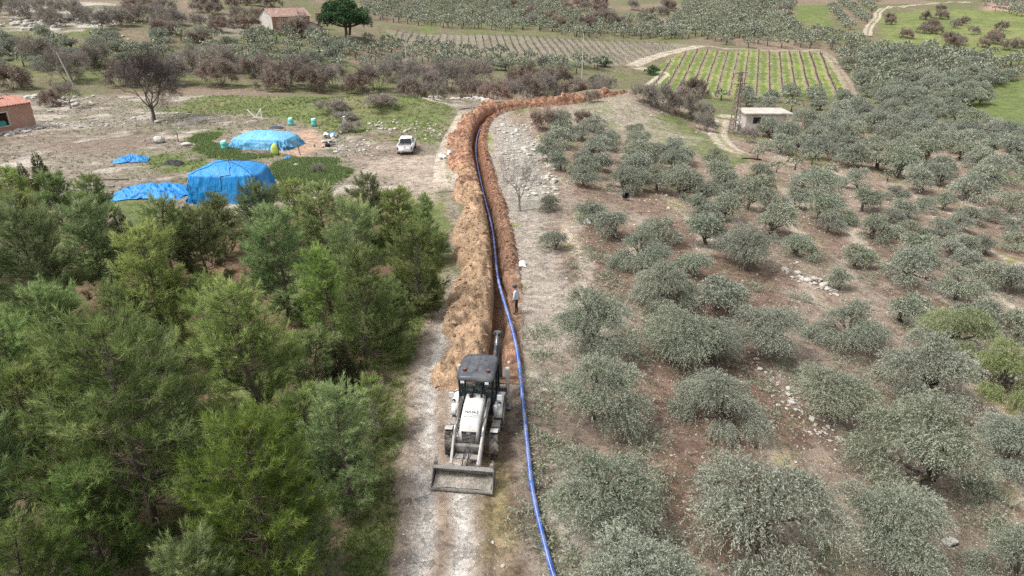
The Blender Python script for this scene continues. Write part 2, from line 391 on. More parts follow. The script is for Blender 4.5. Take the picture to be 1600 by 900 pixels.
def W(*px): return [at(*p)[:2] for p in px]
POLY = dict(
  pine=W((-40, 900), (-40, 330), (60, 325), (200, 345), (420, 335), (560, 300), (690, 300), (712, 380), (690, 470), (655, 560), (640, 640), (600, 760), (560, 900)),
  green1=W((140, 318), (200, 312), (330, 322), (320, 350), (200, 352), (150, 345)),
  green2=W((440, 250), (530, 248), (545, 275), (500, 292), (430, 290), (420, 275)),
  green3=W((300, 215), (345, 200), (345, 225), (400, 238), (460, 244), (410, 252), (330, 244), (305, 232)),
  green4=W((220, 245), (300, 238), (330, 262), (250, 272), (232, 262)),
  green5=W((250, 172), (330, 150), (520, 150), (700, 160), (720, 180), (700, 215), (600, 205), (520, 212), (420, 185), (330, 178)),
  green6=W((560, 205), (620, 210), (690, 215), (700, 225), (600, 222)),
  mud1=W((0, 205), (90, 200), (140, 215), (230, 205), (250, 225), (180, 245), (90, 240), (0, 225)),
  mud2=W((545, 218), (620, 205), (690, 232), (680, 262), (600, 278), (550, 260)),
  pit=W((450, 205), (490, 200), (510, 225), (480, 244), (435, 240)),
  vin=W((1078, 79), (1283, 82), (1330, 152), (1090, 152), (1010, 135), (1035, 100)),
  vinl=W((600, 46), (700, 54), (900, 62), (1085, 70), (990, 98), (960, 104), (860, 94), (700, 82), (630, 70)),
  gr=W((1440, 182), (1540, 130), (1600, 120), (1640, 190), (1600, 215), (1560, 185), (1500, 190)),
  hillr=W((1370, 20), (1600, 10), (1650, 110), (1540, 92), (1440, 78), (1375, 62)),
  gtop=W((1245, 8), (1300, 8), (1295, 42), (1240, 38)),
  slopeg=W((1000, 175), (1060, 175), (1120, 215), (1170, 250), (1130, 262), (1060, 235), (1000, 205)),
  slopegrey=W((960, 145), (1010, 160), (1110, 220), (1090, 245), (1000, 215), (890, 190), (870, 175)),
  rockL=W((770, 195), (820, 195), (850, 230), (870, 300), (830, 345), (800, 330), (790, 260)),
  scree=W((300, 20), (420, 30), (410, 55), (330, 60), (290, 50)),
  rockhill=W((0, 10), (180, 5), (190, 40), (120, 50), (0, 50)),
  redtop=W((1540, 0), (1600, 0), (1600, 20), (1535, 15)),
  lane=W((560, 250), (680, 245), (705, 290), (700, 320), (660, 320), (620, 290)),
)
VDIR = math.radians(18.2); VSP = 3.0
VLDIR = math.radians(-4); VLSP = 2.3
def earth_fields(x, y, road=False):
    """linear albedo, stone amount, grass amount of the bare ground at world x, y"""
    c = np.zeros(x.shape + (3,)); stone = np.zeros(x.shape); gr = np.zeros(x.shape)
    n1 = fbm(x / 11, y / 11, 4); n2 = fbm(x / 3 + 40, y / 3, 4); n3 = fbm(x / .9, y / .9 + 11, 3); n4 = fbm(x / 30 + 3, y / 30, 3)
    def lay(w, col, st=None, g=None):
        nonlocal c, stone, gr
        w = np.clip(w, 0, 1); c = c * (1 - w[..., None]) + np.array(col) * w[..., None]
        if st is not None: stone = stone * (1 - w) + st * w
        if g is not None: gr = gr * (1 - w) + g * w
    u = x - tx(y)
    one = np.ones(x.shape)
    lay(one, (.145, .12, .085), .35, .62)                                           # far: grazed hill land
    lay(sst(.48, .62, n4), (.19, .145, .11), .5, .30)
    plate = 1 - sst(112, 126, y + (n1 - .5) * 10)
    lay(plate, (.20, .17, .137), .7, .42)                                         # yard plateau: pale dirt
    lay(plate * sst(.50, .60, n1), (.155, .125, .10), .6, .3)
    lay(plate * sst(.58, .68, n2), (.33, .295, .25), .9, .1)
    slope = sst(2.5, 5.5, u + (n2 - .5) * 3) * (1 - sst(118, 140, y))
    lay(slope, (.152, .104, .078), .95, .26)
    lay(slope * sst(.50, .62, fbm(x / 4 + 31, y / 7, 4)) * .6, (.24, .20, .16), 1.15, .2)                                       # terraced grove: red-brown soil
    # pale stony terrace lip lines running along the slope
    q = (x - 6.2 + (n1 - .5) * 5 + .04 * y) / 5.6
    fr = np.abs(q - np.round(q)) * 2
    lip = slope * sst(.42, .12, fr) * sst(.32, .54, fbm(x / 5, y / 11 + 70, 3))
    lay(lip * .9, (.40, .345, .275), 1.3, .1)
    lay(lip * sst(.58, .70, n2), (.185, .165, .06), 1.0, .25)                       # moss
    lay(slope * sst(48, 80, y) * .55, (.25, .195, .15), 1.0, .15)
    lay(slope * sst(.58, .72, fbm(x / 6 + 12, y / 6, 3)) * sst(60, 90, y), (.17, .145, .085), .6, .6)
    # gravelly strip between trench and grove
    st = sst(.9, 1.5, u + (n2 - .5)) * (1 - sst(3.4, 5.4, u + (n2 - .5) * 2)) * sst(27, 34, y) * (1 - sst(105, 118, y))
    lay(st, (.275, .238, .20), 1.1, .15)
    lay(st * sst(.55, .65, n2) * sst(.8, 1.6, u) * (1 - sst(1.6, 2.4, u)), (.20, .19, .06), .6, .55)
    rk = sst(-.5, 2, sdpoly(x, y, POLY['rockL'])); lay(rk, (.27, .25, .215), 1.2, .3)
    # pine floor
    pf = sst(-1, 2.5, sdpoly(x, y, POLY['pine']) + (n2 - .5) * 4)
    lay(pf, (.135, .085, .06), .15, .45)
    lay(pf * sst(.45, .6, n2), (.15, .12, .07), .2, .95)
    vg = sst(-6.4, -5.2, u + (n2 - .5) * 1.6) * (1 - sst(-4.3, -3.5, u + (n3 - .5) * 1.2)) * (1 - sst(60, 66, y)) * sst(0, 10, y)
    lay(vg, (.17, .14, .09), .25, .8)
    # near road
    rd = sst(-4.6, -3.7, u + (n2 - .5) * 1.0) * (1 - sst(-1.5, -.9, u + (n3 - .5) * .8)) * (1 - sst(30, 40, y))
    lay(rd, (.255, .21, .17), 1.1, 0)
    for tk in (-3.15, -1.85):
        w = np.exp(-((u - tk + (n2 - .5) * .7) / .42) ** 2)
        lay(rd * w * sst(.25, .5, n3) * .95, (.43, .405, .37), 1.3, 0)
    lay(rd * np.exp(-((u + 2.5) / .3) ** 2) * .7, (.24, .175, .13), .7, 0)
    ms = sst(-1.5, -.8, u + (n3 - .5) * .6) * (1 - sst(-.15, .15, u + (n3 - .5) * .3)) * (1 - sst(32, 36, y))
    lay(ms, (.215, .165, .115), .8, .1)
    lay(ms * sst(.45, .6, n2) * .6, (.185, .16, .07), .5, .3)
    ed = sst(-.25, .05, u) * (1 - sst(.15, .5, u)) * (1 - sst(32, 40, y))
    lay(ed * sst(.35, .55, n3), (.12, .085, .06), .3, 0)
    # yard
    for k, g in (('green1', 1.0), ('green2', 1.1), ('green3', 1.0), ('green4', .95), ('green5', .72), ('green6', .9)):
        w = sst(-1.2, 2.0, sdpoly(x, y, POLY[k]) + (n2 - .5) * 5); lay(w * .95, (.16, .15, .08), .35, g)
    for k in ('mud1', 'mud2'):
        w = sst(-1.5, 2.5, sdpoly(x, y, POLY[k]) + (n2 - .5) * 6); lay(w * .8 * sst(.3, .55, n3), (.165, .125, .10), .5, 0)
    w = sst(-1, 1, sdpoly(x, y, POLY['pit']) + (n2 - .5) * 2); lay(w, (.34, .235, .17), .3, 0)
    w = sst(-1.5, 2, sdpoly(x, y, POLY['lane']) + (n2 - .5) * 3); lay(w * .8, (.33, .275, .22), .8, .1)
    # far fields
    w = sst(-1, 1, sdpoly(x, y, POLY['slopeg']) + (n2 - .5) * 5); lay(w * .8, (.15, .14, .08), .4, .85)
    w = sst(-2, 3, sdpoly(x, y, POLY['slopegrey']) + (n2 - .5) * 5); lay(w * .85, (.27, .24, .185), .6, .45)
    w = sst(-.6, .6, sdpoly(x, y, POLY['vin']) + (n2 - .5))
    qv = (x * math.cos(VDIR) - y * math.sin(VDIR)) / VSP; fv = np.abs(qv - np.round(qv)) * 2
    lay(w, (.22, .30, .05), .1, 1.0)
    c_v = sst(.62, .40, fv + (n3 - .5) * .5); lay(w * c_v, (.235, .185, .14), .4, .12)
    w = sst(-.6, .6, sdpoly(x, y, POLY['vinl'])); lay(w, (.20, .175, .135), .3, .42)
    for k, g in (('gr', 1.0), ('gtop', 1.0), ('hillr', .66)):
        w = sst(-1, 2, sdpoly(x, y, POLY[k]) + (n2 - .5) * 6); lay(w, (.19, .20, .08), .2, g)
    w = sst(-2, 4, sdpoly(x, y, POLY['scree']) + (n2 - .5) * 6); lay(w, (.205, .185, .15), .7, .45)
    w = sst(-2, 4, sdpoly(x, y, POLY['rockhill']) + (n2 - .5) * 10); lay(w * sst(.4, .6, n2), (.38, .35, .31), 1.3, .2)
    w = sst(-2, 4, sdpoly(x, y, POLY['redtop'])); lay(w, (.33, .22, .18), .2, 0)
    gr = gr * (.45 + 1.1 * (n1 * .5 + n4 * .5)) if False else gr * np.clip(.30 + 1.4 * (n1 * .45 + n2 * .25 + n4 * .3), .4, 1.25)
    return c, stone, gr
def earth_attrs(x, y, c=None, s=None, g=None):
    if c is None: c, s, g = earth_fields(x, y)
    return {'earth': np.concatenate([c.reshape(-1, 3), s.reshape(-1, 1)], 1), 'grass': g.ravel()}
def gridmesh(name, X, Y, Z, attrs, smooth=True):
    r, k = X.shape; i = np.arange(r * k).reshape(r, k)
    Q = np.stack([i[:-1, :-1], i[:-1, 1:], i[1:, 1:], i[1:, :-1]], -1).reshape(-1, 4)
    return np_mesh(name, np.stack([X, Y, Z], -1).reshape(-1, 3), Q, None, smooth, attrs)

# ------------------------------------------------------------------ ground
def lines(*seg): return np.unique(np.concatenate([np.arange(a, b, s) for a, b, s in seg]).round(4))
gx = lines((-1500, -320, 40), (-320, -120, 5), (-120, -45, 1.1), (-45, -12, .6), (-12, 12, .3), (12, 45, .5), (45, 130, 1.1), (130, 320, 5), (320, 1501, 40))
gy = lines((-120, 8, 6), (8, 16, 1), (16, 60, .4), (60, 130, .65), (130, 260, 1.3), (260, 480, 4), (480, 1501, 30))
GX, GY = np.meshgrid(gx, gy); GZ = zf(GX, GY)
gd, gu = dist_path(GX, GY, TRP)
cut = (1 - sst(.55, 1.0, np.abs(gd))) * (gd < 900) * sst(TRP[0, 1] + 1.6, TRP[0, 1] + 3, GY)
SP0 = 26.5
GZ = GZ - 2.6 * cut + (fbm(GX / .8, GY / .8, 2) - .5) * .10 * (GY < 130)
tag(link('ground', gridmesh('ground', GX, GY, GZ, earth_attrs(GX, GY)), M['earth']), kind='structure')

# the dirt road as a sheet of its own, worn into two wheel tracks
def strip(name, P, us, zfun, colfun=None, mat=None):
    T, N = frame2(P); X = P[:, :1] + N[:, :1] * us; Y = P[:, 1:] + N[:, 1:] * us
    S = np.arange(len(P))[:, None] * np.ones_like(us)[None, :] * np.hypot(*(P[1] - P[0])); U = np.ones(len(P))[:, None] * us
    Z = zfun(X, Y, S, U); c, s, g = earth_fields(X, Y)
    if colfun: c, s, g = colfun(X, Y, S, U, c, s, g)
    return link(name, gridmesh(name, X[:, ::-1], Y[:, ::-1], Z[:, ::-1], earth_attrs(None, None, c[:, ::-1], s[:, ::-1], g[:, ::-1])), mat or M['earth'])
ry = np.arange(-30, 34, .25); RP = np.c_[tx(ry) - 2.5, ry]
def roadz(X, Y, S, U):
    e = 1 - np.clip((np.abs(U) - 1.5) / .5, 0, 1)
    rut = -.05 * (np.exp(-((U + .65) / .3) ** 2) + np.exp(-((U - .65) / .3) ** 2)) + .03 * np.exp(-(U / .3) ** 2)
    return zf(X, Y) + .045 * e - .12 * (1 - e) + rut * .8 + .05 * e + (fbm(X / .35, Y / .35, 2) - .5) * .05
tag(strip('dirt_road', RP, np.linspace(-2, 2, 33), roadz), kind='structure')

def trackcol(tan=(.385, .335, .27), mid=(.20, .19, .09)):
    def f(X, Y, S, U, c, s, g):
        h = np.abs(U).max(); q = np.abs(U) / h
        nn = fbm(X / 1.5, Y / 1.5, 3); w = sst(1.0, .62, q + (nn - .5) * .5) * (.6 + .5 * nn) * sst(0, 4, S) * sst(S.max(), S.max() - 4, S); c = c * (1 - w[..., None]) + np.array(tan) * w[..., None]; g = g * (1 - w); s = s * (1 - w) + .3 * w
        ef = sst(0, 3, S) * sst(S.max(), S.max() - 3, S); m = sst(.3, .12, q) * .7 * ef; c = c * (1 - m[..., None]) + np.array(mid) * m[..., None]; g = np.maximum(g, m * .8); return c, s, g
    return f
def track(px, hw, mid=(.20, .19, .09), lift=.16, tan=(.385, .335, .27)):
    P, _ = resample([at(*p) for p in px], .6)
    us = np.linspace(-hw, hw, 15)
    o = strip('dirt_track', P, us, lambda X, Y, S, U: zf(X, Y) + lift * (1 - sst(.75, 1, np.abs(U) / hw)) - .1 * sst(.8, 1, np.abs(U) / hw), trackcol(tan, mid))
    return tag(o, kind='structure')
track([(985, 106), (1000, 97), (1030, 87), (1070, 77), (1100, 71)], 2.6, (.4, .35, .29))
track([(985, 104), (1010, 110), (1030, 113), (1040, 116), (1030, 123), (1012, 136)], 1.9)
track([(1095, 72), (1150, 78), (1290, 79)], 1.1, (.27, .23, .17), .16, (.29, .25, .19))
track([(1285, 80), (1303, 98), (1322, 125), (1332, 152)], 1.7, (.24, .19, .15), .16, (.28, .225, .18))
track([(1175, 249), (1150, 238), (1130, 226), (1120, 208), (1126, 194), (1128, 186)], 1.8)
track([(1115, 178), (1140, 183), (1165, 187)], 2.2, (.4, .35, .29))
track([(1355, 58), (1357, 42), (1372, 30), (1371, 14), (1420, 8), (1520, 3)], 1.9)
track([(730, 170), (700, 161), (672, 157), (655, 152)], 1.9, (.42, .37, .30), .12)
track([(705, 300), (698, 262), (706, 225), (722, 192), (735, 172)], 1.7, (.40, .34, .27), .06)

# ------------------------------------------------------------------ trench and spoil
def trz(X, Y, S, U):
    z = zf(X, Y); n = (fbm(X / .7, Y / .7, 3) - .5); n2 = fbm(X / .25 + 9, Y / .25, 2) - .5
    uu = U + n * .35
    left = sst(-.55, -.36, uu); right = 1 - sst(.12, .55, uu)
    dep = 1.45 * left * right * sst(0, 2.5, S) + .0
    st = sst(0, 2, S); lipr = sst(9, 16, S) * .26 * np.exp(-((U - .95) / .3) ** 2) * (1 + n * 3)
    edge = sst(1.55, 1.3, np.abs(U))
    return z + .05 * edge - .15 * (1 - edge) - dep + lipr + (n * .34 * edge + n2 * .30) * st
FARRED = lambda Y: sst(50, 84, Y)
def trcol(X, Y, S, U, c, s, g):
    n = fbm(X / .5, Y / .5, 3); k = FARRED(Y)[..., None]
    red = np.array((.195, .118, .078)) * (1 - k) + np.array((.215, .108, .066)) * k
    red = red * (.3 + .7 * n[..., None] + .7 * fbm(X / .2, Y / .2, 2)[..., None]); w = sst(1.55, 1.05, np.abs(U) + (n - .5) * .5)[..., None]
    return c * (1 - w) + red * w, s * (1 - w[..., 0]) + .55 * w[..., 0], g * (1 - w[..., 0])
tag(strip('trench', TRP, np.linspace(-1.55, 1.65, 33), trz, trcol), kind='structure')
hp = np.r_[np.c_[np.linspace(TRP[0, 0] - .1, TRP[0, 0], 4)[:-1], np.linspace(TRP[0, 1] - 1.2, TRP[0, 1], 4)[:-1]], TRP]
SPP, _ = resample([Vector((p[0], p[1], 0)) for p in hp[::5]], .2)
def spz(X, Y, S, U):
    n = fbm(X / 1.4, Y / 1.4, 3); n2 = fbm(X / .3, Y / .3 + 4, 3) - .5
    q = (-U - .42 - (n - .5) * .25) / (2.55 + (fbm(X / 2.6 + 8, Y / 2.6, 2) - .5) * 2.4); prof = np.clip(np.sin(np.clip(q, 0, 1) ** .8 * math.pi), 0, 1) ** .8
    ph = (S * 1.0 + .55 * np.abs(U + 2) + (n - .5) * 1.6) / 1.55
    sc = 1 - np.abs((ph - np.floor(ph)) * 2 - 1) ** 1.6                # bucket-load mounds
    far = FARRED(Y)
    h = prof * (.52 + .60 * sc * (1 - .5 * far) + (n - .5) * 1.0 + .12 * far + (fbm(X / .55 + 3, Y / .55, 2) - .5) * .45) * sst(0, 1.8, S) * sst(S.max(), S.max() - 3, S)
    h = np.maximum(h, 0) * (.5 + 1.0 * fbm(X / 2.1 + 31, Y / 2.1, 2))
    return zf(X, Y) - .2 + .22 * sst(0, .12, q) * sst(1, .9, q) + h + n2 * .42 * np.minimum(1, h * 2 + .1)
def spcol(X, Y, S, U, c, s, g):
    n = fbm(X / .8, Y / .8 + 2, 4); n2 = fbm(X / 4, Y / 4, 3); k = np.clip(FARRED(Y + (n2 - .5) * 25), 0, 1)[..., None]
    n5 = fbm(X / .22, Y / .22, 2)[..., None]; a = np.array((.315, .218, .142)) * (.62 + .45 * n[..., None] + .3 * n5); b = np.array((.265, .15, .098)) * (.4 + .7 * n[..., None] + .6 * n5)
    w = sst(-3.75, -3.2, U + (n - .5) * .6)[..., None]
    col = a * (1 - k) + b * k
    col = col * (1 - sst(-1.0, -.5, U)[..., None] * .35) + np.array((.20, .12, .075)) * sst(-1.0, -.5, U)[..., None] * .35
    return c * (1 - w) + col * w, .12 + 0 * s, g * (1 - w[..., 0])
spoil = strip('spoil_heap', SPP, np.linspace(-3.75, -.42, 44), spz, spcol)
tag(spoil, kind='structure')

# ------------------------------------------------------------------ blue water pipe
def blue_pipe():
    px = [(884, 960, .13), (862, 895, .13), (850, 850, .16), (838, 800, .2), (830, 760, .18), (824, 700, .14), (819, 650, .14), (815, 610, .2), (811, 570, .26), (806, 540, .32), (798, 508, .34), (790, 482, .30), (783, 458, .10), (777, 430, -.4), (774, 395, -.75), (771, 360, -.75), (766, 335, -.75), (757, 303, -.75), (748, 265, -.75), (743, 235, -.75), (744, 212, -.75), (751, 193, -.75)]
    P = []
    for x, y, l in px:
        p = at(x, y, max(l, -.3)); p.z = z1(p.x, p.y) + l + (.11 if l > -.2 else 0); P.append(np.array(p))
    P = np.array(P)
    for _ in range(3):
        Q = [P[0]]
        for a, b in zip(P[:-1], P[1:]): Q += [a * .75 + b * .25, a * .25 + b * .75]
        P = np.array(Q + [P[-1]])
    root = empty('water_pipe', P[0]); o = P[0]
    tag(root, 'long blue plastic water pipe running along the road into the trench', 'pipe')
    v = VG(); v.tube(P - o, np.full(len(P), .092), 12); link('pipe_wall', v.mesh('pipe_wall', True), simple('pipe_blue', (.03, .085, .36), .35, 0, .15, 3, (.28, .30, .38), .42, .5), root)
    s = np.concatenate([[0], np.cumsum(np.linalg.norm(np.diff(P, axis=0), axis=1))])
    T = np.gradient(P, axis=0); T /= np.linalg.norm(T, axis=1)[:, None]
    v = VG(); off = np.c_[-T[:, 1], T[:, 0], np.zeros(len(T))]; off = off * .03 + np.array((0, 0, .088))
    v.tube(P - o + off, np.full(len(P), .015), 4); link('pale_stripe', v.mesh('pale_stripe', True), simple('pipe_stripe', (.38, .48, .75), .4, 0, .1), root)
    cm = simple('pipe_collar', (.06, .14, .42), .4, 0, .2)
    for d in np.arange(5.6, s[-1], 8.2):
        k = np.argmax(s > d); c = MB(); a = Vector(P[k] - o); t = Vector(T[k])
        c.cyl(a - t * .09, a + t * .09, .112, None, 14); c.build('weld_collar', cm, root, .01, True)
blue_pipe()
# ------------------------------------------------------------------ vegetation: generators
M['bark'] = simple('bark', (.13, .105, .085), .9, 0, .45, 9, spec=.1)
M['olive_bark'] = simple('olive_bark', (.12, .10, .082), .9, 0, .5, 8, spec=.1)
M['grey_twig'] = simple('grey_twig', (.27, .245, .22), .9, 0, .3, 5, spec=.1)
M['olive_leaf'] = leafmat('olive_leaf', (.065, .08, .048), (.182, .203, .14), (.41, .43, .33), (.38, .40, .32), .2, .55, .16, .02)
M['olive_bright'] = leafmat('olive_bright', (.09, .11, .04), (.2, .225, .095), (.37, .40, .2), (.33, .36, .2), .2, .55)
M['cut_leaf'] = leafmat('cut_leaf', (.12, .14, .09), (.25, .275, .19), (.41, .435, .32), None, .15, .6, 0, 0)
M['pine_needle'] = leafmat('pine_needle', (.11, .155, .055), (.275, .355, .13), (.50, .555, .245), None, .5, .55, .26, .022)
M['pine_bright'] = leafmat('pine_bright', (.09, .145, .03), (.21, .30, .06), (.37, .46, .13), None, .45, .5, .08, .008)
M['cypress'] = leafmat('cypress', (.035, .045, .022), (.085, .095, .045), (.17, .165, .08), None, .15, .6)
M['parasol'] = leafmat('parasol', (.02, .05, .02), (.045, .105, .035), (.085, .165, .05), None, .15, .6, 0, 0)
M['brown_leaf'] = leafmat('brown_leaf', (.15, .10, .078), (.27, .18, .14), (.39, .275, .22), None, .25, .7, .22, .012)
M['grey_bush'] = leafmat('grey_bush', (.175, .155, .13), (.27, .24, .205), (.38, .345, .30), None, .2, .8, .2, .01)
M['grass_blade'] = leafmat('grass_blade', (.04, .07, .015), (.09, .14, .03), (.17, .22, .06), None, .3, .6, 0, 0)
M['weed'] = leafmat('weed', (.08, .12, .04), (.17, .24, .08), (.28, .34, .14), None, .25, .6, 0, 0)

def unit(rg, n):
    d = rg.normal(size=(n, 3)); return d / np.linalg.norm(d, axis=1)[:, None]
def bez(a, b, up, n=6, rg=None, wob=.06):
    t = np.linspace(0, 1, n)[:, None]; m = (a + b) / 2 + up
    P = (1 - t) ** 2 * a + 2 * t * (1 - t) * m + t * t * b
    if rg is not None: P[1:-1] += rg.normal(size=(n - 2, 3)) * wob
    return P
def make_olive(seed, twigs, leaves, L, Wd, airy=0., spread=1.0):
    """crown about 4.6 m wide on a short split trunk; returns trunk mesh, crown mesh"""
    rg = np.random.default_rng(seed); tr = VG(); cr = VG()
    nl = rg.integers(9, 16); ang = np.arange(nl) * 2.4 + rg.random() * 6; rad = 1.5 * spread * np.sqrt((np.arange(nl) + .4) / nl) * rg.uniform(.65, 1.3, nl)
    C = np.c_[np.cos(ang) * rad, np.sin(ang) * rad, 2.35 - .50 * rad ** 1.5 + rg.normal(0, .36, nl)]; C[:, :2] += rg.normal(0, .25, 2); C[:, 2] = np.maximum(C[:, 2], .8)
    R = rg.uniform(.42, .9, nl)
    lean = rg.normal(0, .15, 2); fork = np.array([lean[0], lean[1], rg.uniform(.45, .8)])
    tr.tube(np.array([[0, 0, -.3], [lean[0] * .3, lean[1] * .3, .25], fork]), [.24, .19, .17], 8)
    for i in range(nl):
        b = C[i] * np.array([.92, .92, .95]); P = bez(fork, b, np.array([0, 0, .25]), 6, rg, .07)
        tr.tube(P, np.linspace(.10, .025, 6), 5)
        for _ in range(4):
            e = C[i] + unit(rg, 1)[0] * R[i] * .8; tr.tube(bez(P[3], e, np.zeros(3), 4, rg, .05), [.035, .025, .016, .008], 3)
    w = R ** 2; which = rg.choice(nl, twigs, p=w / w.sum())
    d = unit(rg, twigs); d[:, 2] = np.where(d[:, 2] < -.35, -d[:, 2] * .6, d[:, 2])
    rr = R[which] * rg.uniform(.35, 1.05, twigs) ** .6
    S = C[which] + d * rr[:, None] * np.array([1.05, 1.05, .85])
    out = S - np.array([0, 0, 1.9]); out /= np.linalg.norm(out, axis=1)[:, None]
    D = out * .8 + d * .35 + unit(rg, twigs) * .45; D /= np.linalg.norm(D, axis=1)[:, None]
    ln = rg.uniform(.35, .8, twigs); clump = rg.random(nl)[which] * .25 + rg.random(twigs) * .35
    t = (np.arange(leaves) + .5) / leaves
    P = S[:, None, :] + D[:, None, :] * (t[None, :, None] * ln[:, None, None]) + np.array([0, 0, -1.]) * (t ** 2)[None, :, None] * ln[:, None, None] * .55
    ld = D[:, None, :] * .7 + unit(rg, twigs * leaves).reshape(twigs, leaves, 3) * .8 + np.array([0, 0, -.25])
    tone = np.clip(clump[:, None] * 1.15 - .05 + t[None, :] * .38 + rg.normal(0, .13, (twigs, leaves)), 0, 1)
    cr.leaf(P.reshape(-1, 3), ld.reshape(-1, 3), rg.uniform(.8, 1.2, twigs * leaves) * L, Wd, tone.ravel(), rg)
    return tr.mesh('trunk', True), cr.mesh('crown')
def make_pine(seed, h, wid, whorls, tufts, needles, nl=.24, nw=.02, bright=False, cone=False):
    rg = np.random.default_rng(seed); tr = VG(); cr = VG()
    lean = rg.normal(0, .25, 2); zs = np.linspace(-.3, h, 9)
    axis = lambda z: np.array([lean[0] * (z / h) ** 1.5 + .12 * math.sin(z * 1.1 + seed), lean[1] * (z / h) ** 1.5 + .12 * math.cos(z * .9 + seed), z])
    tr.tube(np.array([axis(max(z, 0)) * [1, 1, 0] + [0, 0, z] for z in zs]), np.linspace(.13, .012, 9), 7)
    TC, TD, TT = [], [], []
    for w in range(whorls):
        f = (w + rg.uniform(-.3, .3)) / whorls; f = min(max(f, .02), .98); z = h * (.10 + .88 * f)
        prof = (1 - f) ** .75 if cone else ((1 - f) ** .45 * min(1, .55 + 1.5 * f) * 1.02 + .05)
        for k in range(rg.integers(4, 7)):
            a = rg.random() * 6.283; Lb = wid / 2 * prof * rg.uniform(.6, 1.12); rise = (.12 + .5 * f) * Lb + rg.normal(0, .12)
            b0 = axis(z); b1 = b0 + np.array([math.cos(a) * Lb, math.sin(a) * Lb, rise])
            P = bez(b0, b1, np.array([0, 0, -.16 * Lb]), 7, rg, .05); tr.tube(P, np.linspace(.032, .008, 7) * (1.1 - .5 * f), 4)
            nt = max(5, int(tufts * Lb / (wid / 2)))
            side = np.array([-math.sin(a), math.cos(a), 0]); fw = (b1 - b0) / (np.linalg.norm(b1 - b0) + 1e-6); cl = rg.normal(0, .1)
            for q in range(nt):
                t = rg.uniform(max(.05, .36 - .42 * f), 1.0) ** .75; p = P[min(6, int(t * 6))] + (P[min(6, int(t * 6) + 1)] - P[min(6, int(t * 6))]) * (t * 6 % 1)
                sl = rg.uniform(-1, 1) * (.55 + .3 * Lb) * (1.08 - t) ** .6 * .8
                e = p + side * sl + fw * abs(sl) * .6 + np.array([0, 0, rg.uniform(-.12, .42)])
                if q % 3 == 0: tr.tube(np.array([p, (p + e) / 2 + [0, 0, -.03], e]), [.013, .010, .006], 3)
                d = (e - p); d = d / (np.linalg.norm(d) + 1e-6) * .6 + fw * .5 + np.array([0, 0, .22])
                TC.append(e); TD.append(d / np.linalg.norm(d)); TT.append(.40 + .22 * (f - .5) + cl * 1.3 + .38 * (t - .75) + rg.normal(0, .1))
    for q in range(14): TC.append(axis(h * .985) + unit(rg, 1)[0] * .16); TD.append(np.array([0, 0, 1.])); TT.append(.6)
    TC = np.array(TC); TD = np.array(TD); TT = np.array(TT); n = len(TC)
    C = np.repeat(TC, needles, 0) - np.repeat(TD, needles, 0) * rg.uniform(0, .30, (n * needles, 1))
    D = np.repeat(TD, needles, 0) + unit(rg, n * needles) * rg.uniform(.35, 1.05, (n * needles, 1))
    tone = np.clip(np.repeat(TT, needles) + rg.normal(0, .14, n * needles), 0, 1)
    cr.needle(C, D, rg.uniform(.75, 1.2, n * needles) * nl, nw, tone, rg)
    return tr.mesh('trunk', True), cr.mesh('crown')
def make_cypress(seed, h, wid, n):
    rg = np.random.default_rng(seed); tr = VG(); cr = VG()
    tr.tube(np.array([[0, 0, -.2], [0, 0, h * .5], [.05, 0, h * .93]]), [.1, .06, .015], 6)
    f = 1 - np.sqrt(rg.random(n)); a = rg.random(n) * 6.283; lob = 1 + .28 * np.sin(a * 3 + f * 17 + seed) + .2 * np.sin(f * 40)
    r = wid / 2 * (1 - f) ** .85 * lob * rg.uniform(.45, 1.05, n) + .05
    S = np.c_[np.cos(a) * r, np.sin(a) * r, h * (.06 + .92 * f) - .15 * r]
    D = np.c_[np.cos(a) * .8, np.sin(a) * .8, rg.uniform(.1, 1.0, n)] + unit(rg, n) * .3
    cr.leaf(S, D, rg.uniform(.16, .36, n), .06, np.clip(.35 + .3 * rg.random(n) + .2 * (lob - 1), 0, 1), rg)
    return tr.mesh('trunk', True), cr.mesh('crown')
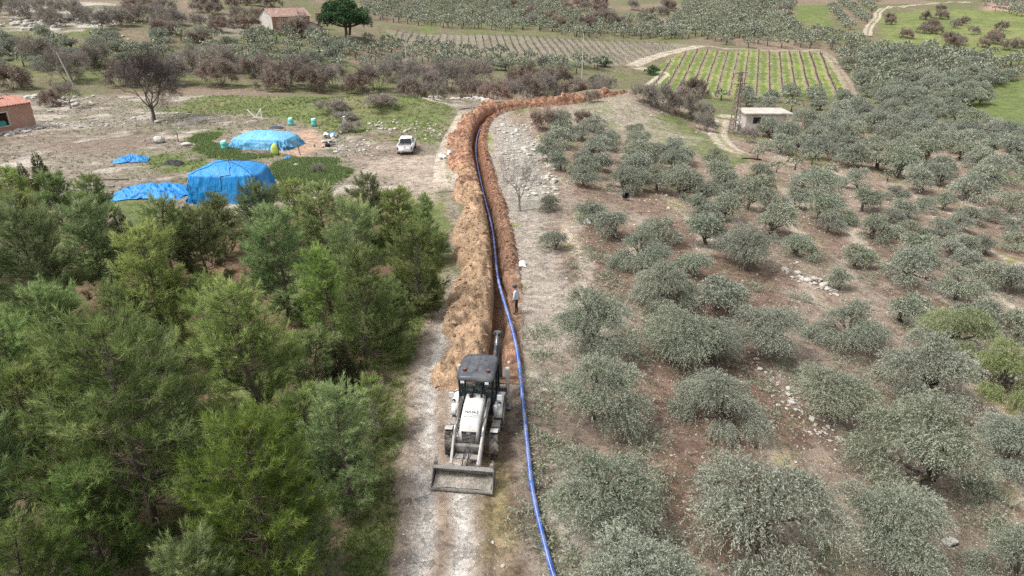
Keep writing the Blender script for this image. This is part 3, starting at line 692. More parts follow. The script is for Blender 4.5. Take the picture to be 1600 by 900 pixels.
def make_bush(seed, wid, h, stems, depth_, leafn, L=.16, tree=False, twr=.012, twn=7):
    """bare shrub of many forking stems, some keeping dry leaves"""
    rg = np.random.default_rng(seed); tr = VG(); cr = VG(); tips = []
    def grow(p, d, ln, r, k):
        e = p + d * ln; m = (p + e) / 2 + rg.normal(size=3) * ln * .08
        tr.tube(np.array([p, m, e]), [r, r * .8, r * .6], 5 if r > .05 else 3, rg.uniform(.3, .7))
        if k >= 2 or k >= depth_ - 1: tips.append((m, e, d))
        if k >= depth_: return
        for _ in range(rg.integers(2, 4)):
            dd = d + rg.normal(size=3) * .48 + np.array([0, 0, .08]); dd /= np.linalg.norm(dd)
            grow(e, dd, ln * rg.uniform(.6, .88), r * .62, k + 1)
    l0 = h / (2.9 if not tree else 3.0)
    if tree:
        tr.tube(np.array([[0, 0, -.3], [.1, 0, h * .12], [.05, .05, h * .26]]), [h * .045, h * .036, h * .034], 8); base = np.array([.05, .05, h * .25])
    else: base = np.array([0, 0, -.05])
    for i in range(stems):
        a = i * 2.4 + rg.random(); sp = rg.uniform(.15, 1.0) * wid / h * .75
        d = np.array([math.cos(a) * sp, math.sin(a) * sp, 1.]); d /= np.linalg.norm(d)
        b = base if tree else base + np.array([math.cos(a), math.sin(a), 0]) * rg.random() * wid * .14
        grow(b, d, l0 * rg.uniform(.7, 1.1), (h * .016 if tree else .035), 0)
    allv = np.concatenate(tr.V); hh = np.percentile(allv[:, 2], 99) + .25; ww = 2 * np.percentile(np.hypot(allv[:, 0], allv[:, 1]), 97) + .3; nsc = np.array([wid / ww, wid / ww, h / hh]); tr.V = [v_ * nsc for v_ in tr.V]; tips = [(m * nsc, e * nsc, d) for m, e, d in tips]
    Pm = np.array([t[0] for t in tips]); Pe = np.array([t[1] for t in tips]); Dd = np.array([t[2] for t in tips]); n = len(tips)
    # fine twigs
    k = twn; C = np.repeat((Pm + Pe) / 2, k, 0) + rg.normal(0, .05, (n * k, 3)); D = np.repeat(Dd, k, 0) + unit(rg, n * k) * .8
    tr.needle(C, D, rg.uniform(.3, .65, n * k) * h / 3, twr * 2.2, rg.random(n * k) * .6 + .2, rg)
    if leafn:
        j = rg.integers(0, n, leafn); f = rg.random((leafn, 1)); C = Pm[j] * (1 - f) + Pe[j] * f + rg.normal(0, .11 * h / 3, (leafn, 3))
        cr.leaf(C, unit(rg, leafn) + np.array([0, 0, -.3]), rg.uniform(.6, 1.3, leafn) * L, L * .55, np.clip(rg.normal(.5, .2, leafn), 0, 1), rg)
        return tr.mesh('branches', True), cr.mesh('dry_leaves')
    return tr.mesh('branches', True), None

def plant(name, parts, loc, rz, s, label, cat, group=None):
    """parts: [(part name, mesh, material)]"""
    o = empty(name, loc, rz, s); tag(o, label, cat, group)
    for pn, me, mt in parts:
        if me is None: continue
        c = bpy.data.objects.new(pn, me); COL.objects.link(c); c.parent = o
        if len(me.materials) == 0: me.materials.append(mt)
        elif me.materials[0] != mt: c.material_slots[0].link = 'OBJECT'; c.material_slots[0].material = mt
    return o

# ------------------------------------------------------------------ pines left of the road
PINE = [make_pine(11 + i, 6.2 + .35 * (i % 3), 4.9, 17, 35, 22, .25, .020) for i in range(4)]
PINE += [make_pine(31, 6.6, 5.2, 16, 34, 21, .25, .019), make_pine(32, 7.0, 5.6, 18, 38, 22, .25, .019)]          # airy, grey branches showing
PINE_B = make_pine(41, 5.8, 5.0, 19, 34, 26, .23, .019)
PINE_C = [make_pine(51 + i, 6.6, 4.4, 19, 30, 24, .23, .019, cone=True) for i in range(2)]
pine_px = [  # crown-centre pixel, crown width in pixels, kind
 (400, 818, 262, 'B'), (215, 735, 330, 5), (45, 690, 210, 0), (545, 690, 175, 1), (30, 860, 190, 2), (245, 890, 100, 'B'), (130, 800, 190, 3), (470, 790, 120, 4),
 (585, 490, 165, 'C'), (395, 570, 190, 2), (245, 470, 160, 1), (95, 545, 200, 3), (60, 440, 150, 0), (470, 640, 150, 0), (330, 490, 130, 4), (440, 425, 160, 1),
 (265, 395, 140, 2), (555, 385, 150, 4), (655, 415, 120, 3), (665, 345, 105, 'C'), (620, 325, 100, 0), (505, 350, 130, 1), (405, 350, 125, 3), (315, 385, 110, 2),
 (150, 400, 140, 1), (40, 370, 130, 3), (85, 300, 120, 0), (20, 300, 110, 1), (150, 330, 90, 2), (575, 320, 85, 2), (460, 320, 90, 3), (250, 600, 180, 4), (20, 600, 180, 1), (340, 680, 170, 3), (140, 640, 170, 0),
 (-60, 480, 160, 2), (-70, 780, 250, 1), (-60, 380, 130, 0), (520, 460, 130, 2), (650, 460, 90, 1), (610, 590, 90, 4), (340, 340, 90, 1), (300, 900, 200, 0), (180, 500, 130, 5), (490, 530, 120, 3)]
pl = []
for px, py, w, k in pine_px:
    r = ray(px, py); D = (CAM_H - 3.0) / -r[2]; x, y = D * r[0], D * r[1]
    lim = float(tx(y)) - (4.4 if y < 34 else 3.5) - (.40 if y < 34 else .26) * w / FPX * D; x = min(x, lim)
    pl.append((x, y, w / FPX * D, k))
pl.sort(key=lambda p: p[1])
rows = [pl[i:i + 6] for i in range(0, len(pl), 6)]
special = {'B': 'bright', 'C': 'dark conical', 5: 'broad open', 4: 'thin-needled'}
rp = random.Random(5)
for ri, row in enumerate(rows):
    for ci, (x, y, wd, k) in enumerate(sorted(row, key=lambda p: -p[0])):
        tr, cr = (PINE_B if k == 'B' else PINE_C[ri % 2] if k == 'C' else PINE[k])
        s = wd / 5.2 * rp.uniform(.95, 1.1); s = min(s, 1.25 if y < 34 else .95 if y < 46 else .78)
        lab = f'{special.get(k, "green")} pine in the {ordn(ri)} row of the stand, {ordn(ci)} from the dirt road'
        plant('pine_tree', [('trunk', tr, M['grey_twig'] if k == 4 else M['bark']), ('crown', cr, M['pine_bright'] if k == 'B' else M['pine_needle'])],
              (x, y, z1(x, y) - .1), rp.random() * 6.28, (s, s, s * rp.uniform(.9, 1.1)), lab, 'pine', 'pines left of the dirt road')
CY = [make_cypress(3, 5.5, 2.2, 5200), make_cypress(4, 5.0, 1.8, 4600), make_cypress(5, 4.2, 2.6, 5200)]
for px, py, hpx, k, lab in [(52, 232, 80, 1, 'narrow leaning cypress top at the upper left of the pine stand'), (183, 330, 90, 0, 'dark pointed cypress in front of the green lawn'),
      (255, 312, 70, 1, 'dark cypress in front of the crumpled blue tarpaulin'), (286, 302, 80, 2, 'broad ragged cypress before the tall blue covered stack'), (232, 350, 50, 2, 'small dark cypress under the lawn edge'),
      (524, 505, 115, 2, 'tan-tipped cypress beside the dark conical pine'), (30, 255, 60, 0, 'dark cypress at the left edge of the yard'), (690, 330, 60, 1, 'slim cypress near the spoil heap')]:
    h = 5.0; r = ray(px, py); D = (CAM_H - h) / -r[2]; s = min(1.2, hpx / FPX * D / h * 1.15)
    D = (CAM_H - h * s) / -r[2]; x, y = D * r[0], D * r[1]; x = min(x, float(tx(y)) - 5.2)
    plant('cypress_tree', [('trunk', CY[k][0], M['bark']), ('crown', CY[k][1], M['cypress'])], (x, y, z1(x, y) - .1), px * .1, s, lab, 'cypress', 'small cypresses in the pine stand')

# ------------------------------------------------------------------ olives
OL_N = [make_olive(100 + i, 1600 + 140 * i % 400, 18, .105, .029, 0, .85 + .06 * i) for i in range(6)]
OL_M = [make_olive(120 + i, 800, 9, .19, .062, 0, .8 + .07 * i) for i in range(7)]
OL_F = [make_olive(140 + i, 560, 6, .26, .115) for i in range(4)]
ol_px = [(1104, 383, 70), (1166, 327, 70), (1203, 368, 73), (1240, 400, 57), (1166, 422, 97), (1119, 483, 86), (1086, 433, 62), (1289, 363, 42), (1326, 352, 34), (1359, 373, 54), (1334, 416, 64), (1308, 453, 48), (1420, 405, 70),
 (1420, 440, 83), (1408, 503, 78), (1493, 468, 73), (1503, 420, 50), (1574, 460, 65), (1546, 447, 55), (1585, 390, 48), (1480, 403, 48), (1513, 398, 42), (1536, 398, 42), (1421, 370, 40), (1449, 374, 30), (1399, 373, 30), (1389, 348, 36), (1416, 343, 50),
 (1441, 330, 34), (1471, 328, 42), (1466, 367, 43), (1494, 360, 40), (1516, 350, 44), (1544, 345, 40), (1573, 332, 46), (1586, 362, 42), (1346, 330, 54), (1403, 314, 38), (1321, 540, 115), (1193, 547, 115), (1103, 565, 112), (1480, 545, 110),
 (1580, 533, 80), (1530, 517, 85), (1440, 622, 150), (1565, 612, 110), (1283, 645, 132), (1122, 655, 138), (1440, 762, 180), (1572, 742, 130), (1580, 920, 150), (1165, 845, 235), (1375, 862, 170), (918, 548, 130), (925, 655, 138), (945, 815, 205), (975, 970, 215),
 (1068, 562, 135), (1035, 475, 110), (960, 372, 66), (1022, 376, 60), (1000, 420, 100), (925, 345, 50), (868, 391, 46), (858, 328, 34), (858, 250, 45), (875, 267, 40), (916, 260, 45), (940, 267, 45), (912, 290, 48), (970, 300, 55), (950, 233, 42), (990, 240, 42), (1023, 253, 44), (1026, 297, 55),
 (1060, 290, 50), (930, 207, 42), (876, 217, 40), (910, 220, 40), (1219, 240, 50), (1273, 247, 52), (1333, 263, 57), (1400, 277, 62), (1466, 290, 52), (1540, 297, 62), (1183, 250, 26), (1213, 270, 26), (1242, 265, 28), (1268, 258, 26), (1270, 283, 34), (1296, 277, 28), (1340, 297, 46), (1386, 283, 24), (1100, 320, 60), (1135, 300, 48), (1090, 340, 55), (1080, 300, 45), (1190, 300, 40), (1240, 325, 48), (1290, 330, 40), (1130, 345, 60), (1202, 216, 40), (1228, 223, 46)]
olives = []
for px, py, w in ol_px:
    p = at(px, py); wd = w / FPX * depth(p); olives.append([p, wd, w, 'slope'])
def far_from(p, lst, d): return all((p.x - q[0].x) ** 2 + (p.y - q[0].y) ** 2 > d * d for q in lst)
rg_o = np.random.default_rng(77)
def grove(name, poly, ang, dx, dy, wd, jit=.25, skip=.06, avoid=True):
    """an orchard grid inside a patch of the photo"""
    W_ = [at(*p) for p in poly]; a = math.radians(ang); ca, sa = math.cos(a), math.sin(a)
    U = [(p.x * ca - p.y * sa, p.x * sa + p.y * ca) for p in W_]; us = [u for u, _ in U]; vs = [v for _, v in U]; out = []
    for u in np.arange(min(us) - 2, max(us) + 2, dx):
        for v in np.arange(min(vs) - 2, max(vs) + 2, dy):
            if rg_o.random() < skip: continue
            uu = u + rg_o.normal() * jit * dx * .4; vv = v + rg_o.normal() * jit * dy * .5
            x = uu * ca + vv * sa; y = -uu * sa + vv * ca; z = z1(x, y); px, py, dep = proj(x, y, z)
            if not inpoly(px, py, poly): continue
            p = Vector((x, y, z)); w = wd * rg_o.uniform(.78, 1.2)
            if avoid and not far_from(p, olives[:112], wd * .7): continue
            out.append([p, w, w / dep * FPX, name])
    olives.extend(out)
grove('slope', [(850, 200), (960, 198), (1060, 240), (1180, 272), (1300, 300), (1280, 350), (1150, 340), (1040, 312), (900, 300)], 10, 4.8, 4.4, 3.5)
grove('valley', [(1195, 235), (1200, 218), (1250, 192), (1330, 172), (1480, 188), (1600, 218), (1620, 330), (1400, 318), (1300, 290), (1225, 270)], 14, 6.0, 5.6, 4.9)
grove('valley', [(1600, 215), (1640, 215), (1640, 420), (1600, 400)], 14, 6.5, 6.5, 4.8)
grove('hedge', [(1108, 152), (1180, 150), (1330, 150), (1345, 160), (1300, 170), (1200, 178), (1165, 172), (1110, 160)], 18, 5.0, 5.0, 4.4, skip=.2)
grove('dense', [(1305, 92), (1312, 82), (1450, 78), (1555, 104), (1528, 172), (1440, 183), (1350, 160)], 52, 4.9, 3.3, 4.6, .3, .04)
grove('rowsright', [(1455, 90), (1600, 92), (1620, 125), (1560, 140), (1520, 138)], 52, 7.5, 3.6, 4.2, .2)
grove('behindvin', [(1125, 62), (1190, 52), (1300, 52), (1365, 72), (1310, 79), (1130, 74)], 20, 5.2, 5.2, 4.6, .4)
grove('topmid', [(1040, 62), (1060, 20), (1080, -10), (1240, -12), (1240, 36), (1250, 50), (1190, 56), (1110, 68)], 12, 5.4, 5.2, 4.8, .35)
grove('toprows', [(1300, -10), (1372, -10), (1352, 50), (1292, 44)], 18, 9.0, 4.4, 4.6, .15, .03)
grove('farhill', [(560, 30), (580, -12), (900, -14), (870, 20), (1060, 40), (1050, 60), (880, 52), (700, 46)], 8, 5.4, 5.2, 4.4, .35, .08)
grove('hedge2', [(850, 48), (1060, 50), (1085, 64), (880, 58)], 5, 4.4, 4.4, 4.2, .4, .05)
grove('leftgrove', [(-20, 70), (130, 62), (300, 62), (420, 58), (480, 62), (600, 70), (640, 74), (860, 97), (950, 108), (940, 118), (600, 108), (420, 118), (200, 112), (-20, 118)], 6, 4.6, 4.6, 4.2, .5, .08)
grove('topright', [(1535, 10), (1545, -12), (1640, -12), (1640, 28), (1580, 26)], 10, 7, 5, 4.2, .3)
olives.sort(key=lambda o: -o[2])
near, rest = olives[:300], olives[300:]
def line_of(p): return max(0, int((p.x - float(tx(p.y)) - 1.5) // 4.6))
lines_ = {}
for o in near:
    key = ('slope', line_of(o[0])) if o[3] == 'slope' else (o[3], int(o[0].y // 7))
    lines_.setdefault(key, []).append(o)
GN = dict(valley='the valley grove', hedge='the strip below the striped vineyard', dense='the dense grove right of vineyard', rowsright='grassy rows at far right',
          behindvin='the grove behind the vineyard', topmid='the upper grove behind the vineyards', leftgrove='the grove behind the bare bushes', toprows='the grassy upper rows', farhill='the far hillside', hedge2='the dark far hedge', topright='the top right corner')
vkeys = {}
for key in lines_:
    if key[0] != 'slope': vkeys.setdefault(key[0], []).append(key[1])
ro = random.Random(9); BR = None
for key, lst in lines_.items():
    if key[0] == 'slope': lst.sort(key=lambda o: o[0].y)
    else: lst.sort(key=lambda o: o[0].x)
    for i, (p, wd, w, g) in enumerate(lst):
        bright = abs(w - 110) < .01 and g == 'slope' and p.x > 20
        if g == 'slope': lab = f'{"pale yellow-green" if bright else "silvery"} olive tree, {ordn(i)} from the front in {ordn(key[1])} line right of the trench'
        else: lab = f'olive tree in {GN[g]}, row {ordn(sorted(vkeys[g]).index(key[1]))}, {ordn(i)} from left'
        k = ro.randrange(7); src = OL_N[k % 6] if w > 88 else OL_M[k] if w > 30 else OL_F[k % 4]
        s = wd / 4.5; hz = ro.uniform(.85, 1.1)
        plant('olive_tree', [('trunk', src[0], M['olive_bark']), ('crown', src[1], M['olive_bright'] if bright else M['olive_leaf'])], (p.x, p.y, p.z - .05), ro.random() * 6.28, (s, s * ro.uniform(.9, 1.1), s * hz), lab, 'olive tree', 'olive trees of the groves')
# the rest of the far groves reads as one mass
def far_proto(seed, n=165):
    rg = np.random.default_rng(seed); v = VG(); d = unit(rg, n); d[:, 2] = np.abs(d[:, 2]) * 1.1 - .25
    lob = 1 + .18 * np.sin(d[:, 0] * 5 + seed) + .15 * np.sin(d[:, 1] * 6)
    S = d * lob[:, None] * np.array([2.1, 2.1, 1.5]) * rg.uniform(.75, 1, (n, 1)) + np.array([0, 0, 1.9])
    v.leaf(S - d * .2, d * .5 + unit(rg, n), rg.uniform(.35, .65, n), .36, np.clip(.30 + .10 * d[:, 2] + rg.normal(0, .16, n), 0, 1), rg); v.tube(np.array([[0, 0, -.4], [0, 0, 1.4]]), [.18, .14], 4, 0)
    return np.concatenate(v.V), np.concatenate(v.Q), np.concatenate(v.A)
def scatter_join(name, protos, inst, mat, jitter=.1):
    """inst: (x,y,z,scale,rot)"""
    V, Q, A, n = [], [], [], 0; rg = np.random.default_rng(1)
    for i, (x, y, z, s, r, hz) in enumerate(inst):
        pv, pq, pa = protos[i % len(protos)]; c, sn = math.cos(r), math.sin(r)
        V.append(np.c_[(pv[:, 0] * c - pv[:, 1] * sn) * s + x, (pv[:, 0] * sn + pv[:, 1] * c) * s + y, pv[:, 2] * s * hz + z]); Q.append(pq + n); A.append(np.clip(pa + rg.normal() * jitter, 0, 1)); n += len(pv)
    return link(name, np_mesh(name, np.concatenate(V), np.concatenate(Q), None, False, {'tone': np.concatenate(A)}), mat)
fp = [far_proto(i) for i in range(5)]
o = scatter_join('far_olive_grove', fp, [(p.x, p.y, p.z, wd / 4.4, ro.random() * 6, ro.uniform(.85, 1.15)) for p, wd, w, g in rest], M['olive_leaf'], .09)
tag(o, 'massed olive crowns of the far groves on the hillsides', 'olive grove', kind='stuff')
print('olives', len(near), len(rest), near[-1][2])

# ------------------------------------------------------------------ bare bushes
BU = [make_bush(200 + i, 4.6, 3.2, 12, 4, 900, .13) for i in range(2)] + [make_bush(210 + i, 4.6, 3.1, 12, 4, 3200, .19) for i in range(3)]
def bush_kind(k): return (BU[rp.randrange(2)], M['grey_bush']) if k == 'g' else (BU[2 + rp.randrange(3)], M['brown_leaf'])
bushes = []
def put_bush(p, wpx, k, label, group, hz=1.0):
    s = wpx / FPX * depth(p) / 4.3; (b, l), m = bush_kind(k)
    plant('bare_bush', [('branches', b, M['grey_bush']), ('dry_leaves', l, m)], (p.x, p.y, p.z - .05), rp.random() * 6.28, (s, s, s * hz), label, 'bush', group)
# thicket behind the ridge (feet hidden by the crest): photo column, distance, width in pixels, kind
th = [(20, 128, 60, 'b'), (60, 150, 60, 'g'), (110, 136, 70, 'g'), (150, 150, 50, 'g'), (195, 134, 55, 'b'), (270, 138, 60, 'g'), (340, 138, 62, 'b'), (345, 152, 56, 'g'), (405, 150, 50, 'b'), (430, 136, 56, 'b'), (450, 142, 60, 'b'), (490, 139, 55, 'b'), (520, 146, 50, 'g'), (560, 143, 50, 'b'), (590, 148, 60, 'g'),
      (650, 150, 60, 'g'), (645, 136, 52, 'b'), (700, 152, 66, 'g'), (678, 134, 46, 'g'), (735, 143, 50, 'b'), (750, 158, 56, 'g'), (772, 128, 52, 'b'), (800, 134, 50, 'g'), (815, 160, 50, 'b'), (830, 140, 60, 'b'), (850, 152, 50, 'g'), (870, 160, 56, 'b'), (890, 150, 44, 'b'), (905, 142, 46, 'b'), (925, 152, 44, 'g'), (945, 160, 40, 'g'), (715, 160, 40, 'b'), (610, 158, 50, 'g'), (470, 152, 50, 'g'), (300, 150, 50, 'g'), (235, 146, 46, 'b')]
for i, (px, y, w, k) in enumerate(sorted(th)):
    put_bush(colx(px, y), w, k, f'{"russet leafy" if k == "b" else "grey bare"} bush, {ordn(i)} from the left in the thicket behind the ridge', 'bare bushes behind the ridge')
gp = [(853, 203, 50, 'b', 'russet bush at the bend of the trench'), (912, 192, 30, 'b', 'small russet bush right of the trench bend'), (925, 160, 26, 'g', 'thin grey bush on the red earth of the ridge'),
      (1030, 168, 50, 'g', 'grey bush at the right foot of the ridge'), (1060, 180, 48, 'g', 'grey bush beside the ridge, above the slope'), (1085, 150, 42, 'b', 'russet bush at the near left vineyard corner'), (1095, 192, 46, 'g', 'large grey bush left of the pylon'), (1072, 168, 44, 'b', 'russet bush between ridge and pylon'), (1003, 160, 40, 'g', 'grey bush next to the end of the red heap'), (1100, 205, 36, 'g', 'grey bush over the curved track'),
      (1162, 190, 24, 'b', 'russet bush by the flat-roofed shed'), (1170, 222, 34, 'g', 'grey bush in front of the pylon foot'), (597, 170, 60, 'g', 'low grey bramble on the green knoll'), (520, 178, 56, 'g', 'grey bramble left of the green knoll'), (540, 190, 40, 'g', 'dark bramble above the dug pit'), (497, 270, 22, 'g', 'small grey bush in the dark green weeds'), (85, 165, 40, 'b', 'russet bush right of the brick hut'), (548, 205, 40, 'g', 'dark bramble beside the parked pickup lane')]
for px, py, w, k, lab in gp:
    put_bush(at(px, py), w, k, lab, 'single bare bushes', .55 if 'bramble' in lab else 1)
def bush_field(poly, n, w0, w1, mix, name):
    W_ = [(x, y) for x, y in poly]; xs = [p[0] for p in poly]; ys = [p[1] for p in poly]; got = []; tries = 0
    while len(got) < n and tries < n * 30:
        tries += 1; px, py = rp.uniform(min(xs), max(xs)), rp.uniform(min(ys), max(ys))
        if inpoly(px, py, poly) and all(abs(px - q[0]) + 2 * abs(py - q[1]) > w0 * .6 for q in got): got.append((px, py))
    for i, (px, py) in enumerate(sorted(got)):
        k = 'b' if rp.random() < mix else 'g'
        put_bush(at(px, py), rp.uniform(w0, w1), k, f'{"russet" if k == "b" else "grey"} bush on {name}, {ordn(i)} from the left', 'bushes of ' + name)
bush_field([(780, 2), (1060, 2), (1040, 25), (1060, 40), (1000, 48), (900, 46), (830, 40), (790, 20)], 42, 16, 26, .6, 'the far brown hillside')
bush_field([(1385, 30), (1440, 35), (1600, 60), (1600, 85), (1480, 72), (1390, 62)], 18, 16, 26, .8, 'the green far right hill')
bush_field([(1410, 18), (1600, 20), (1600, 50), (1430, 40)], 6, 14, 22, .8, 'the top right grassy slope')
bush_field([(180, 8), (250, 5), (290, 50), (260, 62), (195, 50)], 10, 28, 44, .6, 'the gully on the upper left hill')
bush_field([(0, 20), (180, 25), (190, 46), (0, 52)], 9, 30, 50, .2, 'the rocky upper left hill')
bush_field([(300, 62), (330, 64), (320, 70), (300, 70)], 1, 30, 34, 1, 'the foot of the scree')
bush_field([(285, 2), (420, 14), (408, 52), (310, 56)], 12, 22, 34, .7, 'the pale scree slope')
bush_field([(340, -2), (420, -2), (430, 12), (380, 12)], 4, 28, 36, .5, 'the top left skyline')
bush_field([(1180, 8), (1235, 4), (1240, 28), (1200, 28)], 4, 16, 22, .7, 'the gap above the upper grove')
# evergreen shrubs by the bend
for px, py, w, lab in [(945, 105, 28, 'dark round evergreen shrub left of the track fork'), (1017, 116, 25, 'dark evergreen shrub at the track fork'), (932, 132, 26, 'dark evergreen shrub behind the ridge crest')]:
    p = at(px, py); s = w / FPX * depth(p) / 4.5
    plant('evergreen_shrub', [('trunk', OL_F[0][0], M['olive_bark']), ('crown', OL_F[1][1], M['parasol'])], (p.x, p.y, p.z - .3), px, (s, s, s * .85), lab, 'shrub')

# ------------------------------------------------------------------ single trees
bt = make_bush(301, 9.5, 8.2, 6, 6, 2600, .18, True, .012, 3); p = at(241, 190); s = 100 / FPX * depth(p) / 8.0
plant('bare_tree', [('branches', bt[0], simple('dark_bark', (.10, .085, .078), .9, 0, .4, 5, spec=.1)), ('dry_leaves', bt[1], M['grey_bush'])], p, .6, (s, s, s), 'large dark bare tree at the edge of the dirt yard', 'tree')
dt = make_bush(302, 5, 4.6, 5, 4, 0, .1, True, .010, 3); p = at(812, 330); s = 85 / FPX * depth(p) / 4.6
plant('dead_tree', [('branches', dt[0], M['grey_twig'])], p, 2, s, 'leafless pale grey sapling on the white stones by the trench', 'tree')
dt2 = make_bush(303, 3, 3, 4, 4, 400, .14, True, .012)
for px, py, h, lab in [(110, 170, 40, 'thin bare sapling below the leaning pole'), (677, 158, 46, 'thin grey sapling behind the knoll')]:
    p = at(px, py); plant('bare_sapling', [('branches', dt2[0], M['grey_bush']), ('dry_leaves', dt2[1], M['brown_leaf'])], p, 1, h / FPX * depth(p) / 3, lab, 'tree')
def make_parasol(seed):
    rg = np.random.default_rng(seed); tr = VG(); cr = VG(); n = 120
    tr.tube(np.array([[0, 0, -.5], [.2, 0, 2], [.1, 0, 4]]), [.45, .38, .34], 8); tr.tube(np.array([[.9, .3, -.5], [1.2, .3, 2], [1.6, .2, 4.5]]), [.4, .34, .3], 8)
    a = rg.random(n) * 6.28; r = 6.2 * np.sqrt(rg.random(n)); C = np.c_[np.cos(a) * r, np.sin(a) * r, 2.2 + 7.6 * np.sqrt(np.clip(1 - (r / 7.2) ** 2, 0, 1)) * rg.uniform(.35, 1, n)]
    for c in C[:24]: tr.tube(bez(np.array([.3, 0, 3.2]), c, np.array([0, 0, -.5]), 5), np.linspace(.18, .04, 5), 4)
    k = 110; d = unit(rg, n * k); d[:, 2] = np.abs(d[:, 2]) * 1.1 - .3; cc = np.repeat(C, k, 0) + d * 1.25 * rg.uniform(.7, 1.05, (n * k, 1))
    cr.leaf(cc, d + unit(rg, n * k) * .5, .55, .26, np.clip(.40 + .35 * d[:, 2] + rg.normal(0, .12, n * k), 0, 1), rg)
    return tr.mesh('trunk', True), cr.mesh('crown')
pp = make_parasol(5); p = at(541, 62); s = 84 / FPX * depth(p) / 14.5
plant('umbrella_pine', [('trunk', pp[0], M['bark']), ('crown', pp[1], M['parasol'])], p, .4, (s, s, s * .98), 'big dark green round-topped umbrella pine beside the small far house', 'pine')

# ------------------------------------------------------------------ vines
M['vine'] = simple('vine_wood', (.12, .095, .078), .9, 0, .4, 4, spec=.1)
M['post'] = simple('grey_post', (.42, .40, .37), .8, 0, .2, 3)
def vine_rows(name, poly, ang, sp, step, label, group, posts, h=1.0, tw=.07):
    W_ = [at(*p) for p in poly]; ca, sa = math.cos(ang), math.sin(ang); rg = np.random.default_rng(4)
    U = [(p.x * ca - p.y * sa, p.x * sa + p.y * ca) for p in W_]; q0, q1 = min(u for u, _ in U), max(u for u, _ in U); v0, v1 = min(v for _, v in U), max(v for _, v in U)
    WP = [(p.x, p.y) for p in W_]; rows_ = []
    for k in range(math.ceil(q0 / sp), math.floor(q1 / sp) + 1):
        v = np.arange(v0, v1, step); x = k * sp * ca + v * sa; y = -k * sp * sa + v * ca; m = inpoly(x, y, WP)
        if m.sum() > 4: rows_.append((x[m], y[m]))
    for i, (x, y) in enumerate(rows_):
        z = zf(x, y); o = Vector((x[0], y[0], z[0])); r = empty('vine_row', o); tag(r, label.format(ordn(i)), 'vine row', group)
        V = VG()
        for a, b, c in zip(x - o.x, y - o.y, z - o.z):
            j = rg.normal(0, .06, 2); t = np.array([a + j[0], b + j[1], c + h * .6]); V.tube(np.array([[a, b, c - .3], t]), [tw, tw * .7], 4)
            for s_ in (-1, 1):
                e = t + np.array([s_ * sa * step * .5, s_ * ca * step * .5, h * .35 * rg.uniform(.3, 1.2)]) + rg.normal(0, .08, 3); V.tube(np.array([t, e]), [tw * .6, tw * .3], 3)
            D = unit(rg, 5) * .6 + np.array([0, 0, .8]); V.needle(np.repeat(t[None], 5, 0), D, h * .7, .05, .5, rg)
        link('vines', V.mesh('vines'), M['vine'], r)
        for a, b, c in list(zip(x - o.x, y - o.y, z - o.z))[::posts]:
            mb = MB(); mb.box((a + .12, b, c + h * .75), (.11, .11, h * 1.9)); mb.build('post', M['post'], r)
vine_rows('v', [(1078, 80), (1283, 83), (1328, 151), (1095, 151), (1015, 136), (1040, 102)], VDIR, VSP, 1.3, 'dark bare vine row on green stripes, {} row from the left', 'rows of the striped vineyard', 9, 1.0, .085)
vine_rows('w', [(604, 47), (700, 55), (900, 63), (1080, 71), (990, 97), (960, 103), (860, 93), (700, 81), (634, 69)], VLDIR, VLSP, 1.9, 'brown bare vine row in the grey-brown vineyard, {} row from the left', 'rows of the brown vineyard', 4, 1.0, .07)

# ------------------------------------------------------------------ ground cover
def cover(name, n, accept, mat, make, label, cat, seed):
    rg = np.random.default_rng(seed); v = VG(); make(v, rg, n, accept); o = link(name, v.mesh(name), mat); tag(o, label, cat, kind='stuff'); return o
def pts_in(rg, n, x0, x1, y0, y1, weight):
    X = rg.uniform(x0, x1, n * 4); Y = rg.uniform(y0, y1, n * 4); k = weight(X, Y) > rg.random(n * 4); X, Y = X[k][:n], Y[k][:n]; return X, Y
def grass_make(x0, x1, y0, y1, weight, L, Wd, blades, lean=.5):
    def f(v, rg, n, acc):
        X, Y = pts_in(rg, n, x0, x1, y0, y1, weight); Z = zf(X, Y); m = len(X); C = np.repeat(np.c_[X, Y, Z], blades, 0) + rg.normal(0, .07, (m * blades, 3)) * [1, 1, 0]
        v.needle(C, unit(rg, m * blades) * lean + np.array([0, 0, 1.]), rg.uniform(.5, 1.2, m * blades) * L, Wd, np.clip(np.repeat(rg.random(m), blades) * .6 + rg.random(m * blades) * .4, 0, 1), rg)
    return f
def wgrass(X, Y):
    _, _, g = earth_fields(X, Y); u = X - tx(Y); return np.clip(g * 1.3 - .5, 0, 1) * (u < -3.6)
cover('verge_grass', 15000, None, M['grass_blade'], grass_make(-12, -3, 14, 50, wgrass, .16, .018, 6), 'short green grass along the left road verge', 'grass', 1)
def wy(k): return lambda X, Y: sst(-.5, 1.5, sdpoly(X, Y, POLY[k]) + (fbm(X / 3 + 40, Y / 3, 3) - .5) * 5)
b2 = np.array(POLY['green2']); b3 = np.array(POLY['green3'])
cover('weed_patch', 5000, None, M['weed'], grass_make(b2[:, 0].min(), b2[:, 0].max(), b2[:, 1].min(), b2[:, 1].max(), wy('green2'), .4, .09, 6, .9), 'dark green weeds between tarpaulin stacks and pickup', 'weeds', 2)
cover('weed_patch', 4000, None, M['weed'], grass_make(b3[:, 0].min(), b3[:, 0].max(), b3[:, 1].min(), b3[:, 1].max(), wy('green3'), .3, .09, 6, .9), 'green weeds around the low covered stack', 'weeds', 3)
